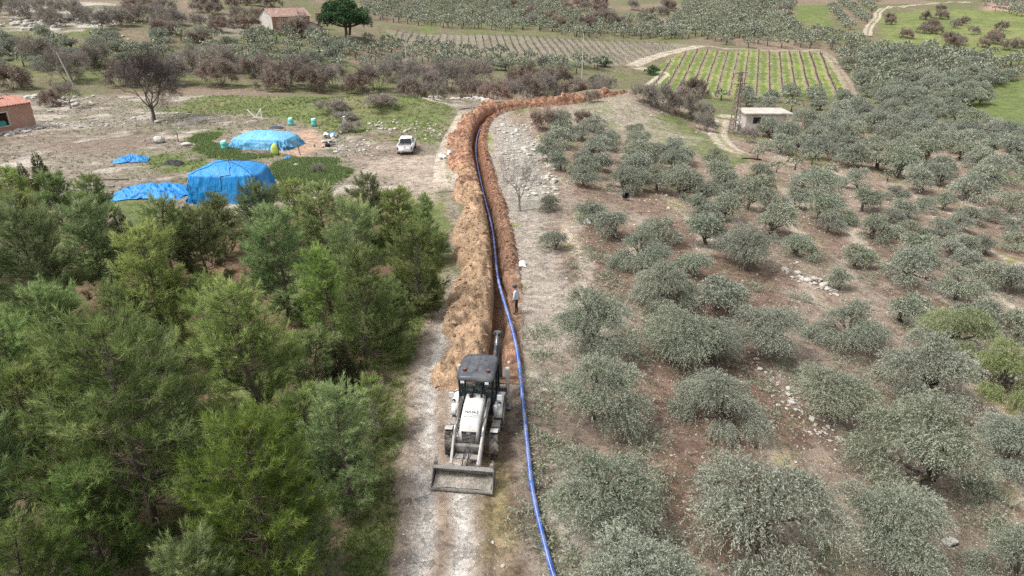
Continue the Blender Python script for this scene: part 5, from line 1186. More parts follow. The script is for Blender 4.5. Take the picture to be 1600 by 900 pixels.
# ------------------------------------------------------------------ person: skinned body
def skin_mesh(name, verts, edges, rad, sub=2):
    me = bpy.data.meshes.new(name); me.from_pydata(verts, edges, []); o = bpy.data.objects.new(name, me); COL.objects.link(o)
    m = o.modifiers.new('s', 'SKIN'); sv = me.skin_vertices[0].data
    for i, r in enumerate(rad): sv[i].radius = r if hasattr(r, '__len__') else (r, r)
    sv[0].use_root = True; o.modifiers.new('u', 'SUBSURF').levels = sub; bpy.context.view_layer.update()
    out = bpy.data.meshes.new_from_object(o.evaluated_get(bpy.context.evaluated_depsgraph_get())); out.name = name; bpy.data.objects.remove(o)
    for p in out.polygons: p.use_smooth = True
    return out
def worker():
    p = at(806, 491); root = empty('person', (p.x, p.y, p.z + .03), math.radians(58)); tag(root, 'worker in pale blue shirt and dark trousers standing beside the trench', 'person')
    # faces +Y of its own frame; pelvis is the root vertex
    V = [(0, 0, .93), (0, .0, 1.12), (0, -.01, 1.32), (0, 0, 1.45), (0, .03, 1.53), (0, .05, 1.62), (0, .06, 1.72),
         (-.17, 0, 1.40), (-.24, -.03, 1.14), (-.22, .08, .93), (-.21, .10, .86), (.17, 0, 1.40), (.24, -.04, 1.14), (.20, .07, .94), (.19, .09, .87),
         (-.09, 0, .86), (-.10, .02, .48), (-.11, -.02, .10), (-.12, .12, .045), (.09, 0, .86), (.10, .01, .48), (.11, -.03, .10), (.13, .11, .045)]
    E = [(0, 1), (1, 2), (2, 3), (3, 4), (4, 5), (5, 6), (2, 7), (7, 8), (8, 9), (9, 10), (2, 11), (11, 12), (12, 13), (13, 14), (0, 15), (15, 16), (16, 17), (17, 18), (0, 19), (19, 20), (20, 21), (21, 22)]
    R = [(.16, .12), (.15, .115), (.17, .12), (.09, .08), (.055, .055), (.085, .10), (.075, .085), .075, .05, .038, .03, .075, .05, .038, .03, (.095, .09), .068, .048, .045, (.095, .09), .068, .048, .045]
    me = skin_mesh('body', V, E, R)
    mats = [simple('skin', (.42, .25, .17), .6, 0, .05), simple('shirt', (.50, .56, .64), .8, 0, .1, 5), simple('trousers', (.03, .032, .04), .85, 0, .2, 6), simple('boots', (.035, .03, .028), .7)]
    for m in mats: me.materials.append(m)
    for f in me.polygons:
        c = f.center; f.material_index = 3 if c.z < .12 else 0 if c.z > 1.50 or (abs(c.x) > .15 and c.z < .95) else 2 if c.z < .96 else 1
    body = link('body', me, None, root)
    b = MB(); n = 16; rings = []
    for z, r in ((1.68, .112), (1.72, .115), (1.78, .098), (1.815, .05)): rings.append([(r * .92 * math.cos(2 * math.pi * i / n), .06 + r * 1.05 * math.sin(2 * math.pi * i / n), z) for i in range(n)])
    b.loft(rings); b.loft([[(-.08, .15, 1.69), (.08, .15, 1.69), (.08, .15, 1.705), (-.08, .15, 1.705)], [(-.05, .25, 1.675), (.05, .25, 1.675), (.05, .25, 1.685), (-.05, .25, 1.685)]]); b.build('cap', simple('cap', (.03, .035, .05), .8), root, 0, True)
    b = MB(); b.loft([[(-.02, .15, 1.60), (.02, .15, 1.60), (0, .155, 1.655)], [(-.012, .185, 1.605), (.012, .185, 1.605), (0, .165, 1.65)]]); b.build('nose', mats[0], root)
    for s in (-1, 1):
        b = MB(); b.box((s * .085, .05, 1.63), (.02, .04, .065)); b.build('ear', mats[0], root, .008)
        b = MB(); b.box((s * .035, .142, 1.655), (.025, .012, .012)); b.build('eye', M['black'], root)
        hx = -.205 if s < 0 else .187
        for k in range(5):
            fx = hx + (k - 1.7) * .017; l = (.075, .085, .08, .065)[k] if k < 4 else 0
            v = VG()
            if k < 4: v.tube(np.array([[fx, .10, .85], [fx, .115, .85 - l * .55], [fx, .105, .85 - l]]), [.009, .008, .006], 6)
            else: v.tube(np.array([[hx - s * .025, .11, .87], [hx - s * .04, .14, .845], [hx - s * .038, .145, .82]]), [.010, .009, .007], 6)
            link('finger', v.mesh('finger', True), mats[0], root)
worker()

# ------------------------------------------------------------------ pickup
def pickup():
    a, b_ = at(631, 243), at(629, 214); root = empty('pickup_truck', (a.x + .02, a.y + 2.5, z1(a.x, a.y + 2.5) + .02), math.radians(2)); tag(root, 'white double-cab pickup parked on the muddy yard, seen from behind', 'pickup')
    wp = simple('car_white', (.78, .79, .80), .25, 0, .03, 2, (.55, .50, .43), .12, .5); k = MB   # local: rear at y=-2.5, front +y
    b = k(); b.prism([(-2.45, .42), (-2.5, .62), (-2.47, 1.0), (-.95, 1.0), (-.95, .62), (-2.0 + .5, .55), (-1.1, .45)][:4] + [(-.6, 1.02), (1.15, 1.04), (2.3, .92), (2.48, .70), (2.45, .40)], -.86, .86); body = b.build('body', wp, root, .05, True)
    b = k(); b.box((0, -1.68, 1.006), (1.42, 1.36, .02)); b.build('bed_floor', M['dark_metal'], root)
    for s in (-1, 1): b = k(); b.box((s * .80, -1.68, 1.06), (.12, 1.5, .14)); b.build('bed_side', wp, root, .03)
    b = k(); b.box((0, -2.42, 1.03), (1.6, .1, .18)); b.build('tailgate', wp, root, .03)
    def cs(y, w, z): h = w / 2; return [(-h, y, z), (h, y, z)]
    b = k(); b.loft([[(-.80, -.95, 1.02), (.80, -.95, 1.02), (.80, 1.25, 1.04), (-.80, 1.25, 1.04)], [(-.66, -.72, 1.62), (.66, -.72, 1.62), (.66, .45, 1.62), (-.66, .45, 1.62)], [(-.60, -.62, 1.70), (.60, -.62, 1.70), (.60, .32, 1.70), (-.60, .32, 1.70)]]); b.build('cabin', wp, root, .04, True)
    f = lambda t, s: (-.80 + .14 * t, -.95 + .23 * t - .012, 1.02 + .60 * t)
    b = k(); b.add([(-.64, -.925, 1.12), (.64, -.925, 1.12), (.58, -.765, 1.56), (-.58, -.765, 1.56)], [(0, 1, 2, 3)]); b.build('rear_window', M['car_glass'], root)
    b = k(); b.add([(-.70, 1.14, 1.14), (.70, 1.14, 1.14), (.60, .56, 1.57), (-.60, .56, 1.57)], [(0, 1, 2, 3)]); b.build('windscreen', M['car_glass'], root)
    for s in (-1, 1):
        for ya, yb in ((-.78, .02), (.10, .85)):
            b = k(); b.add([(s * .79, ya, 1.12), (s * .79, yb, 1.12), (s * .695, min(yb, .50), 1.55), (s * .695, max(ya, -.62), 1.55)], [(0, 1, 2, 3)]); b.build('side_window', M['car_glass'], root)
        b = k(); b.box((s * .78, -2.50, .80), (.13, .05, .34)); b.build('tail_light', simple('tail_red', (.35, .02, .02), .2, spec=.5), root, .01)
        b = k(); b.box((s * .95, .9, 1.12), (.16, .08, .13)); b.build('mirror', wp, root, .02)
        for y in (-1.55, 1.5): wheel(root, (s * .80, y, .36), .36, .24, math.pi if s > 0 else 0, 24)
    b = k(); b.box((0, -2.52, .50), (1.62, .16, .16)); b.build('rear_bumper', M['steel'], root, .03)
    b = k(); b.box((0, -2.505, .80), (.5, .02, .11)); b.build('number_plate', M['lens'], root)
    b = k(); b.box((0, -2.485, .98), (.22, .03, .05)); b.build('tailgate_handle', M['black'], root)
    b = k(); b.bar((-.62, -.98, 1.0), (-.60, -.98, 1.5), .05); b.bar((.62, -.98, 1.0), (.60, -.98, 1.5), .05); b.bar((-.60, -.98, 1.5), (.60, -.98, 1.5), .05); b.bar((-.62, -.98, 1.1), (.62, -.98, 1.1), .05); b.build('roll_bar', M['black'], root)
pickup()

# ------------------------------------------------------------------ blue tarpaulins
def tarpmat(name, col, pale):
    m, nt, bs = newmat(name); tc = nd(nt, 'ShaderNodeTexCoord').outputs['Object']; n = noise(nt, 1.3, 5, .7, tc)
    nt.links.new(ramp(nt, n.outputs[0], [(.35, col), (.7, tuple(c * .6 + p * .4 for c, p in zip(col, pale)))]).outputs[0], bs.inputs['Base Color'])
    bs.inputs['Roughness'].default_value = .42; bs.inputs['Specular IOR Level'].default_value = .45
    mp = nd(nt, 'ShaderNodeMapping'); mp.inputs['Scale'].default_value = (1, 1, .3); nt.links.new(tc, mp.inputs[0]); n2 = noise(nt, 1.6, 5, .6, mp.outputs[0])
    rd_ = math_(nt, 'ABSOLUTE', math_(nt, 'SUBTRACT', n2.outputs[0], .5)); bump(nt, rd_, 1.0, .28, bs); return m
M['tarp'] = tarpmat('blue_tarp', (.012, .215, .56), (.05, .34, .66)); M['tarp_pale'] = tarpmat('pale_blue_tarp', (.08, .36, .62), (.42, .63, .75)); M['rope'] = simple('rope', (.05, .055, .07), .8)
def stack(pl, pr, depth_m, h, label, mat, rot, seed, top=.75, lean=0, ropes=True):
    a, b = at(*pl), at(*pr); L = (b - a).length; mid = (a + b) / 2; rz = math.atan2(b.y - a.y, b.x - a.x) + rot
    cx, cy = mid.x - math.sin(rz) * depth_m / 2, mid.y + math.cos(rz) * depth_m / 2
    root = empty('covered_haystack', (cx, cy, z1(cx, cy)), rz); tag(root, label, 'haystack'); nA, nL = 160, 30; rg = np.random.default_rng(seed)
    th = np.linspace(0, 2 * math.pi, nA, endpoint=False); rings = []
    e = .38; sx = np.sign(np.cos(th)) * np.abs(np.cos(th)) ** e; sy = np.sign(np.sin(th)) * np.abs(np.sin(th)) ** e
    ph = fbm(np.cos(th) * 6 + seed, np.sin(th) * 6, 3) * 20
    for i in range(nL):
        t = i / (nL - 1)
        if t < .55: f = t / .55; z = -.15 + f ** .9 * (h * top + .15); r = 1 - (1 - top) * .25 * f - .05 * f ** 3; fold = (1 - f) * .07 + .012
        else: f = (t - .55) / .45; z = h * top + h * (1 - top) * math.sin(f * math.pi / 2); r = (.95 - (1 - top) * .25) * (1 - f) ** .8 + .0; fold = .012 * (1 - f)
        w = (1 - 2 * np.abs(np.sin(th * 13 + ph + t * 1.2))) * fold + (1 - 2 * np.abs(np.sin(th * 31 + ph * 2 + i * .25))) * fold * .7
        x = L / 2 * sx * (r + w) + lean * z * .3; y = depth_m / 2 * sy * (r + w)
        zz = z + (fbm(x * .8 + seed, y * .8, 3) - .5) * h * .10 * min(1, t * 3) + .07 * (1 - 2 * np.abs(fbm(x * 1.3 + seed + y * .5, y * .35 - x * .3, 4) * 2 - 1)) * (t > .5)
        rings.append(np.c_[x, y, np.broadcast_to(zz, nA)])
    V = np.concatenate(rings); i = np.arange(nA); j = (i + 1) % nA; Q = np.concatenate([np.c_[k * nA + i, k * nA + j, (k + 1) * nA + j, (k + 1) * nA + i] for k in range(nL - 1)])
    link('tarpaulin', np_mesh('tarpaulin', V, Q, None, True), mat, root)
    if ropes:
        for q in (.12, .37, .62, .87, .25, .75):
            k0 = int(q * nA); ring = [rings[m][(k0 + int((m - 12) * .2)) % nA] * [1.012, 1.012, 1.0] + [0, 0, .02] for m in range(2, nL)]
            v = VG(); v.tube(np.array(ring), np.full(len(ring), .022), 4); link('rope', v.mesh('rope'), M['rope'], root)
    return root
stack((289, 318), (410, 320), 4.8, 3.2, 'tall hay stack under a bright blue roped tarpaulin behind the pines', M['tarp'], math.radians(2), 3, .74)
stack((352, 232), (450, 236), 5.0, 1.7, 'low wide stack under a pale blue tarpaulin in the yard', M['tarp_pale'], math.radians(-1), 8, .66, 0, False)
def crumple(name, c, wpx, dm, h, mat, label, seed, rz=0):
    p = at(*c); L = wpx / FPX * depth(p); nx, ny = 90, 46; x = np.linspace(-1, 1, nx); y = np.linspace(-1, 1, ny); X, Y = np.meshgrid(x, y)
    n = fbm(X * 3 + seed, Y * 3, 2); rid = 1 - np.abs(fbm(X * 4 + n * 2 + seed, Y * 4 - n * 2, 4) * 2 - 1) * 2.2; edge = np.clip(1.15 - (np.abs(X) ** 4 + np.abs(Y) ** 4) ** .5, 0, 1)
    Z = .03 + h * edge * (.35 + .55 * n + .42 * rid); wob = (fbm(X * 2 + 5, Y * 2 + seed, 3) - .5) * .5
    o = link(name, gridmesh(name, X * L / 2 * (1 + wob * .5), Y * dm / 2 * (1 + wob), np.maximum(Z, .02), {}), mat, None, (p.x, p.y, z1(p.x, p.y)), rz); tag(o, label, 'tarpaulin'); return o
crumple('crumpled_tarpaulin', (238, 304), 108, 4.2, .95, M['tarp'], 'heap of crumpled blue tarpaulin left of the tall covered stack', 2, .03)
crumple('crumpled_tarpaulin', (205, 252), 48, 1.8, .6, M['tarp'], 'small crumpled blue tarpaulin lying alone in the yard', 5, .3)
crumple('crumpled_tarpaulin', (270, 256), 30, 1.4, .35, simple('black_sheet', (.03, .028, .03), .6, 0, .3), 'crumpled black sheet lying beside the tall blue stack', 7, .1)
crumple('crumpled_tarpaulin', (450, 248), 13, .8, .3, M['tarp'], 'scrap of bright blue sheet at the weed edge', 9)
crumple('crumpled_tarpaulin', (432, 200), 22, .9, .2, simple('navy_sheet', (.03, .05, .11), .6, 0, .3), 'dark navy sheet behind the low pale blue stack', 11)
M['wsheet'] = simple('white_sheet', (.72, .71, .68), .7, 0, .1)
crumple('white_sack', (816, 414), 12, .8, .25, M['wsheet'], 'white empty sack lying beside the trench', 13)
crumple('white_sack', (917, 348), 11, .7, .3, M['wsheet'], 'white sack at the foot of a small olive', 15)
crumple('white_sack', (-2, 336), 20, 2.0, .3, M['wsheet'], 'white sheet at the left picture edge among pines', 17)
for c in bpy.data.objects:
    if c.name.startswith('white_sack'): c['category'] = 'sack'

# ------------------------------------------------------------------ brick hut
def brickmat(name, c1, c2, mortar, scale):
    m, nt, bs = newmat(name); tc = nd(nt, 'ShaderNodeTexCoord').outputs['Object']
    mp = nd(nt, 'ShaderNodeMapping'); mp.inputs['Rotation'].default_value = (math.radians(90), 0, 0); nt.links.new(tc, mp.inputs[0])
    b = nd(nt, 'ShaderNodeTexBrick'); nt.links.new(mp.outputs[0], b.inputs['Vector']); b.inputs['Scale'].default_value = scale
    for k, v in (('Color1', c1), ('Color2', c2), ('Mortar', mortar)): b.inputs[k].default_value = (*v, 1)
    b.inputs['Mortar Size'].default_value = .025; n = noise(nt, 1.1, 6, .7, tc)
    c = mixc(nt, ramp(nt, n.outputs[0], [(.5, (0, 0, 0)), (.68, (1, 1, 1))]).outputs[0], b.outputs['Color'], (.42, .33, .27)); nt.links.new(c, bs.inputs['Base Color']); bs.inputs['Roughness'].default_value = .9
    return m
M['brick'] = brickmat('old_brick', (.36, .155, .10), (.42, .21, .14), (.44, .37, .30), 4); M['tile'] = simple('roof_tile', (.38, .175, .13), .8, 0, .25, 3, (.42, .30, .24), .25); M['oldtile'] = simple('old_tile', (.30, .19, .155), .85, 0, .3, 2, (.40, .34, .28), .3)
M['plaster'] = simple('plaster', (.52, .495, .455), .85, 0, .18, 1.2, (.34, .30, .25), .4); M['dark'] = simple('dark_room', (.03, .03, .035), .9)
def tiled(mb, p0, ux, uy, L, Wd, n, rise=.05):
    """half-round tile columns over a roof slope: origin, along-eave and up-slope unit vectors"""
    ux, uy, p0 = Vector(ux), Vector(uy), Vector(p0); nz_ = ux.cross(uy).normalized(); m = 4
    V = []; k = n * m + 1
    for j in range(k):
        x = L * j / (k - 1); h = abs(math.sin(math.pi * (j % m) / m)) * rise * 2
        V += [p0 + ux * x + nz_ * h, p0 + ux * x + uy * Wd + nz_ * h]
    mb.add(V, [(2 * j, 2 * j + 2, 2 * j + 3, 2 * j + 1) for j in range(k - 1)])
def hut():
    r, l = at(58, 199), at(-60, 220); d = (r - l); L = 9.0; rz = math.atan2(d.y, d.x); u = Vector((math.cos(rz), math.sin(rz), 0)); n = Vector((-u.y, u.x, 0)); o = r - u * L
    root = empty('brick_hut', (o.x, o.y, z1(r.x, r.y) - .1), rz); tag(root, 'small red brick hut with tiled roof and one window, at the left edge', 'hut'); H, D = 3.5, 4.2
    wx0, wx1, wz0, wz1 = L - 5.0, L - 3.4, 1.0, 2.65
    b = MB(); b.box((wx0 / 2, .12, H / 2), (wx0, .24, H)); b.box(((wx1 + L) / 2, .12, H / 2), (L - wx1, .24, H)); b.box(((wx0 + wx1) / 2, .12, wz0 / 2), (wx1 - wx0, .24, wz0)); b.box(((wx0 + wx1) / 2, .12, (wz1 + H) / 2), (wx1 - wx0, .24, H - wz1)); b.box((L / 2, D - .12, H / 2 + .3), (L, .24, H + .6)); b.build('wall', M['brick'], root)
    b = MB(); b.prism([(.242, 0), (D - .242, 0), (D - .242, H + .75), (.242, H - .05)], L - .24, L - .003); b.prism([(.242, 0), (D - .242, 0), (D - .242, H + .75), (.242, H - .05)], .003, .24); b.build('gable_wall', M['brick'], root)
    b = MB(); b.box((L / 2, -.12, .10), (L + .3, .30, .5)); b.build('plinth', M['plaster'], root, .03)
    b = MB(); b.box((wx0 - .04, -.02, (wz0 + wz1) / 2), (.16, .1, wz1 - wz0 + .3)); b.box((wx1 + .04, -.02, (wz0 + wz1) / 2), (.16, .1, wz1 - wz0 + .3)); b.box(((wx0 + wx1) / 2, -.03, wz0 - .06), (wx1 - wx0 - .1, .12, .14)); b.box(((wx0 + wx1) / 2, -.03, wz1 + .06), (wx1 - wx0 - .1, .12, .14)); w = b.build('window', M['plaster'], root)
    b = MB(); b.box(((wx0 + wx1) / 2 + .1, .5, wz0 + .25), (1.0, .5, .7)); b.build('teal_curtain', simple('teal_cloth', (.05, .33, .30), .8, 0, .3), w, .1)
    b = MB(); b.box((L / 2, D / 2, .3), (L - .6, D - .6, .1)); b.build('floor_slab', M['dark'], root)
    up = Vector((0, D + .5, 1.1)).normalized(); b = MB(); tiled(b, (-.3, -.35, H - .08), (1, 0, 0), up, L + .45, D * .78, 26, .05); b.build('roof', M['tile'], root)
    b = MB(); tiled(b, (-.3, D * .5, H + .62), (1, 0, 0), up, L - 1.6, D * .5, 22, .05); b.build('upper_roof', M['tile'], root)
    for i in range(10): b = MB(); b.bar((.2 + i * .95, -.25, H - .14), (.2 + i * .95, D, H + .86), .08); b.build('rafter', M['bark'], root)
hut()
# ------------------------------------------------------------------ white flat-roofed shed, pylon, cables
def shed():
    a, b_ = at(1168, 205), at(1226, 212); d = b_ - a; L = 7.2; rz = math.atan2(d.y, d.x) - .1; root = empty('flat_roofed_shed', (a.x, a.y + 1.5, z1(a.x, a.y + 1.5) - .1), rz); tag(root, 'small white shed with flat concrete roof below the striped vineyard', 'shed'); D, H = 5.0, 2.6
    b = MB(); b.box((.6, .1, H / 2), (1.2, .2, H)); b.box((4.6, .1, H / 2), (4.2, .2, H)); b.box((1.85, .1, .5), (1.3, .2, 1.0)); b.box((1.85, .1, 2.35), (1.3, .2, .5)); b.box((L / 2, D - .1, H / 2), (L, .2, H)); b.box((.1, D / 2, H / 2), (.2, D - .41, H)); b.box((6.6, D / 2, H / 2), (.2, D - .41, H)); b.build('wall', M['plaster'], root)
    b = MB(); b.add([(1.2, .16, 1), (2.5, .16, 1), (2.5, .16, 2.1), (1.2, .16, 2.1)], [(0, 1, 2, 3)]); b.build('window', M['car_glass'], root)
    b = MB(); b.box((L / 2, D / 2, H + .12), (L + .8, D + .9, .2)); b.build('roof', simple('concrete', (.45, .41, .36), .9, 0, .2, 1.2, (.30, .26, .22), .3), root, .03)
    b = MB(); b.box((L + .1, -.15, H / 2), (.3, .25, H)); b.build('pillar', M['plaster'], root)
    b = MB(); b.box((L + 1.6, 1.5, .5), (2.6, .1, 1.0)); b.build('yard_wall', M['plaster'], root, .02)
    b = MB(); b.bar((L + 2.4, -.5, .2), (L + 3.4, 2.8, 1.6), .14); b.build('rusty_beam', simple('rust', (.20, .085, .05), .8, 0, .3), root)
    p = at(1152, 206); r2 = empty('white_cabinet', p, -.2); tag(r2, 'white box cabinet with dark door at the pylon foot', 'cabinet')
    b = MB(); b.box((0, 0, .8), (1.0, .8, 1.6)); b.build('case', M['white_paint'], r2, .03); b = MB(); b.box((.15, -.42, .7), (.5, .03, 1.0)); b.build('door', M['dark_metal'], r2)
shed()
M['rusty'] = simple('rusty_steel', (.22, .17, .145), .75, .2, .35, 3)
def pylon():
    p = at(1146, 209); H = 84 / FPX * depth(p) * 1.12; root = empty('lattice_pylon', p, .3); tag(root, 'rusty lattice power pylon standing beside the white shed', 'pylon'); w = lambda z: .62 * (1 - .72 * z / H)
    for sx, sy in ((-1, -1), (1, -1), (1, 1), (-1, 1)): b = MB(); b.bar((sx * w(-.3), sy * w(-.3), -.3), (sx * w(H), sy * w(H), H), .10); b.build('leg', M['rusty'], root)
    n = 11
    for k in range(n):
        z0, z1_ = H * k / n, H * (k + 1) / n; b = MB(); c = ((-1, -1), (1, -1), (1, 1), (-1, 1))
        for i in range(4):
            p0, p1 = c[i], c[(i + 1) % 4]; b.bar((p0[0] * w(z0), p0[1] * w(z0), z0), (p1[0] * w(z1_), p1[1] * w(z1_), z1_), .055); b.bar((p1[0] * w(z0), p1[1] * w(z0), z0), (p0[0] * w(z1_), p0[1] * w(z1_), z1_), .055)
        b.build('brace', M['rusty'], root)
    for z in (H * .80, H * .97):
        b = MB(); b.box((0, 0, z), (2.6, .12, .12)); b.build('cross_arm', M['rusty'], root)
        for x in (-1.2, -.5, .5, 1.2): b = MB(); b.cyl((x, 0, z + .06), (x, 0, z + .32), .07, .04, 8); b.build('insulator', simple('porcelain', (.5, .45, .4), .3), root)
    q = colx(1900, 78); r = empty('wooden_pole', q, .6); tag(r, 'wooden power pole carrying the far end of the cables', 'pole'); b = MB(); b.cyl((0, 0, -.3), (0, 0, 8), .16, .11, 10); b.build('shaft', M['bark'], r); b = MB(); b.box((0, 0, 7.6), (2.6, .12, .12)); b.build('cross_arm', M['bark'], r)
    for i, x in enumerate((-1.2, 0, 1.2)):
        A = np.array(p) + np.array([x * math.cos(.3), x * math.sin(.3), H * .97 + (.32 if x else .2)]); B_ = np.array(q) + np.array([x * math.cos(.6), x * math.sin(.6), 7.8]); t = np.linspace(0, 1, 40)[:, None]
        P = A * (1 - t) + B_ * t - np.array([0, 0, 1.]) * (4 * t * (1 - t)) * 3.0; v = VG(); v.tube(P, np.full(40, .018), 4); c = link('power_cable', v.mesh('power_cable'), simple('cable', (.16, .16, .16), .5)); tag(c, f'{["left", "middle", "right"][i]} of three thin power cables from the pylon over the groves', 'cable', 'power cables')
pylon()
def pole(px, y0, y1, label, yy=None, lean=0):
    p = at(px, y1) if yy is None else colx(px, yy); H = (y1 - y0) / FPX * depth(p) * 1.06 if yy is None else yy and (proj(p.x, p.y, p.z)[1] - y0) / FPX * depth(p) * 1.06
    r = empty('utility_pole', p); r.rotation_euler = (0, lean, 0); tag(r, label, 'pole', 'thin grey utility poles'); b = MB(); b.cyl((0, 0, -.3), (0, 0, H), .14, .09, 8); b.build('shaft', M['post'], r); b = MB(); b.box((0, 0, H - .4), (1.3, .09, .09)); b.build('cross_arm', M['rusty'], r)
    for x in (-.55, .55): b = MB(); b.cyl((x, 0, H - .36), (x, 0, H - .15), .05, .04, 8); b.build('insulator', M['rim'], r)
pole(637, 57, 0, 'grey utility pole standing before the brown vineyard, left one', 160); pole(908, 64, 0, 'grey utility pole left of the track fork', 152)
pole(118, 85, 140, 'leaning pale pole beside the big bare tree', None, math.radians(-15))
# ------------------------------------------------------------------ far houses
def house(c, L, D, H, rise, rz, label, wall, roof, win):
    p = at(*c); r = empty('farm_house', (p.x, p.y, p.z - .3), rz); tag(r, label, 'house')
    b = MB(); b.box((0, 0, H / 2), (L, D, H)); b.build('wall', wall[1], r)
    for s in (-1, 1): b = MB(); b.prism([(-D / 2, H), (D / 2, H), (0, H + rise - .08)], s * L / 2 - (.2 if s > 0 else 0), s * L / 2 + (0 if s > 0 else .2)); b.build('gable', wall[0], r); b = MB(); b.box((s * (L / 2 + .01), 0, H / 2), (.06, D + .02, H)); b.build('end_wall', wall[0], r)
    for s in (-1, 1):
        up = Vector((0, -s * D / 2, rise)).normalized(); b = MB(); w = math.hypot(D / 2 + .4, rise * (1 + .8 / D)); tiled(b, (-s * (L / 2 + .4), s * (D / 2 + .4), H - rise * .8 / D + .05), (s, 0, 0), up, L + .8, w, int(L * 2), .06); b.build('roof', roof, r)
    for x, z, ww, hh in win: b = MB(); b.box((x, -D / 2 - .01, z), (ww, .08, hh)); f = b.build('window', M['dark'], r); b = MB(); b.box((x, -D / 2 - .04, z - hh / 2 - .05), (ww + .2, .14, .08)); b.build('sill', M['plaster'], f)
    return r
house((447, 44), 12, 6.5, 3.8, 2.0, math.radians(48), 'long old farmhouse with brown tiled roof and white end wall', (M['plaster'], M['brick']), M['oldtile'], [(x, 2.2, .8, 1.2) for x in (-2, 3.4)])
h = house((491, 52), 5.0, 4.5, 2.6, 1.0, math.radians(95), 'small stone hut with gable between farmhouse and umbrella pine', (M['plaster'], M['plaster']), M['oldtile'], [])
b = MB(); b.box((-2.58, 0, 1.5), (.1, .9, .9)); b.build('opening', M['dark'], h)
p = at(499, 45); r = empty('brick_chimney', (p.x, p.y, p.z), .2); tag(r, 'square red brick stack behind the small stone hut', 'chimney'); b = MB(); b.box((0, 0, 2.2), (1.6, 1.4, 4.4)); b.build('shaft', M['brick'], r); b = MB(); b.box((0, 0, 4.45), (1.8, 1.6, .16)); b.build('cap', M['tile'], r)

# ------------------------------------------------------------------ yard clutter
M['teal'] = simple('teal_plastic', (.12, .52, .46), .5, 0, .12, 4, (.5, .5, .45), .2)
def drum(c, label):
    p = at(*c); r = empty('plastic_drum', p, .3); tag(r, label, 'drum', 'teal plastic drums'); b = MB(); n = 18
    b.loft([[(rr * math.cos(2 * math.pi * i / n), rr * math.sin(2 * math.pi * i / n), z) for i in range(n)] for z, rr in ((0, .33), (.25, .35), (.3, .37), (.35, .35), (.65, .35), (.7, .37), (.75, .35), (.98, .33))]); b.build('barrel', M['teal'], r, 0, True)
    b = MB(); b.cyl((0, 0, .98), (0, 0, 1.03), .30, .28, n); b.build('lid', M['wsheet'], r)
drum((455, 196), 'teal plastic drum behind the low stack, left of the pair'); drum((491, 197), 'teal plastic drum above the dug pit, right of the pair'); drum((351, 234), 'teal drum at the left corner of the low pale stack')
def stake(c, h, label, lean=0, mat=None, w=.08):
    p = at(*c); r = MB(); r.bar((0, 0, -.2), (lean, 0, h), w); r.bar((lean * .5, -.05, h * .7), (lean * .5, .05, h * .7), w * 1.2); o = r.build('wooden_stake', mat or M['bark'], None, 0, False, p); tag(o, label, 'stake', 'stakes in the yard')
stake((279, 222), 1.1, 'short dark stake in the middle of the dirt yard'); stake((307, 201), 1.4, 'thin white stake behind the dirt yard', 0, M['post']); stake((470, 242), 1.3, 'leaning dark stake beside the dug pit', -.3); stake((416, 238), 1.2, 'pale stake in front of the low stack', 0, M['post']); stake((528, 240), 1.6, 'pale stake among junk right of the pit', 0, M['post']); stake((436, 241), 1.5, 'dark stake behind the yellow-green sack')
p = at(430, 241); s = MB(); n = 12; s.loft([[(rr * math.cos(6.283 * i / n) * 1.1, rr * .7 * math.sin(6.283 * i / n), z) for i in range(n)] for z, rr in ((0, .36), (.3, .42), (.8, .36), (1.1, .2), (1.2, .08))]); o = s.build('feed_sack', simple('sack_green', (.45, .55, .12), .7, 0, .35, 2), None, 0, True, p); tag(o, 'yellow-green feed sack standing at the corner of the low stack', 'sack')
p = at(403, 188); s = MB(); s.bar((-1.3, 0, 1.5), (-.3, 0, .4), .12); s.bar((-.3, .1, .4), (.6, .1, 1.6), .12); s.bar((.6, 0, 0), (.6, 0, 1.7), .1); s.bar((-.7, .05, .4), (.7, .05, .4), .1); o = s.build('board_frame', M['wsheet'], None, 0, False, p); tag(o, 'broken white board frame behind the low stack', 'frame')
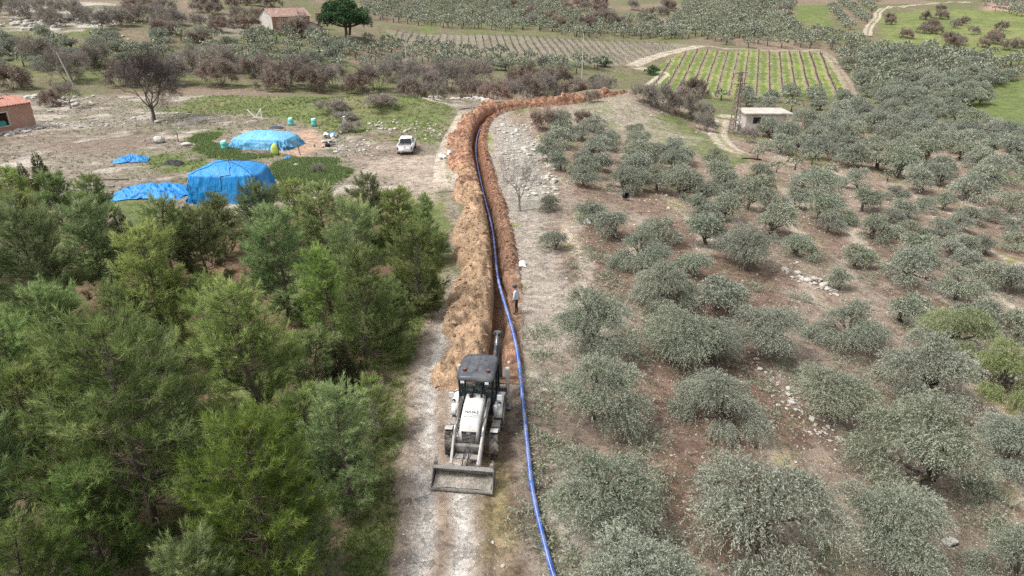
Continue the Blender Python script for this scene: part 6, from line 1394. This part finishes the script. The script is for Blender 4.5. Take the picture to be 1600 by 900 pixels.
p = at(540, 203); s = MB(); s.bar((-.5, 0, 0), (-.1, 0, 1.7), .08); s.bar((.4, 0, 0), (-.1, .1, 1.7), .08); s.bar((-.1, .6, 0), (-.1, .1, 1.7), .08); s.box((-.1, .06, 1.72), (.3, .3, .06)); o = s.build('tripod_stand', M['wsheet'], None, 0, False, p); tag(o, 'white tripod stand among the junk right of the pit', 'stand')
def junk(c, col, label, seed):
    p = at(*c); rg_ = random.Random(seed); r = empty('scrap_pile', p, 0); tag(r, label, 'scrap')
    for i in range(9): b = MB(); b.box((rg_.gauss(0, .7), rg_.gauss(0, .7), .12 + rg_.random() * .25), (rg_.uniform(.2, .9), rg_.uniform(.1, .5), rg_.uniform(.05, .3)), Euler((rg_.random(), rg_.random() * .5, rg_.random() * 6)).to_matrix()); b.build('scrap_piece', [M['wsheet'], M['dark_metal'], col][i % 3], r, .01)
junk((523, 215), M['tarp'], 'pile of white and blue scrap right of the pit', 3); junk((512, 228), M['black'], 'pile of dark scrap below the blue scrap', 4); junk((704, 246), M['wsheet'], 'white debris at the left edge of the spoil heap', 5)
def bucket(c, label, r=.3, h=.55):
    p = at(*c); b = MB(); n = 18; ro_, ri = [], []
    b.loft([[(rr * math.cos(6.283 * i / n), rr * math.sin(6.283 * i / n), z) for i in range(n)] for z, rr in ((0, r * .85), (h, r), (h, r * .93), (.03, r * .8))]); o = b.build('black_bucket', M['black'], None, 0, True, p); o.rotation_euler = (1.2, 0, .4); o.location.z += r; tag(o, label, 'bucket')
bucket((931, 346), 'black bucket lying on its side by a small olive'); bucket((975, 311), 'black bucket lying under an olive on the upper slope', .28, .5)
for i, (x0, y0, x1, y1, lab) in enumerate([(105, 287, 178, 292, 'long grey plank on the ground left of the blue heap'), (120, 277, 150, 275, 'short pale plank behind the blue heap'), (110, 297, 190, 304, 'dark plank nearest the pines on the bare ground'), (130, 283, 200, 281, 'thin dark plank in the grass strip')]):
    a, b_ = at(x0, y0), at(x1, y1); a.z += .08; b_.z += .08; m = MB(); m.bar((0, 0, 0), b_ - a, .22, .1); o = m.build('wooden_plank', M['grey_twig'] if i % 2 == 0 else M['bark'], None, .01, False, a); tag(o, lab, 'plank', 'planks by the blue heap')
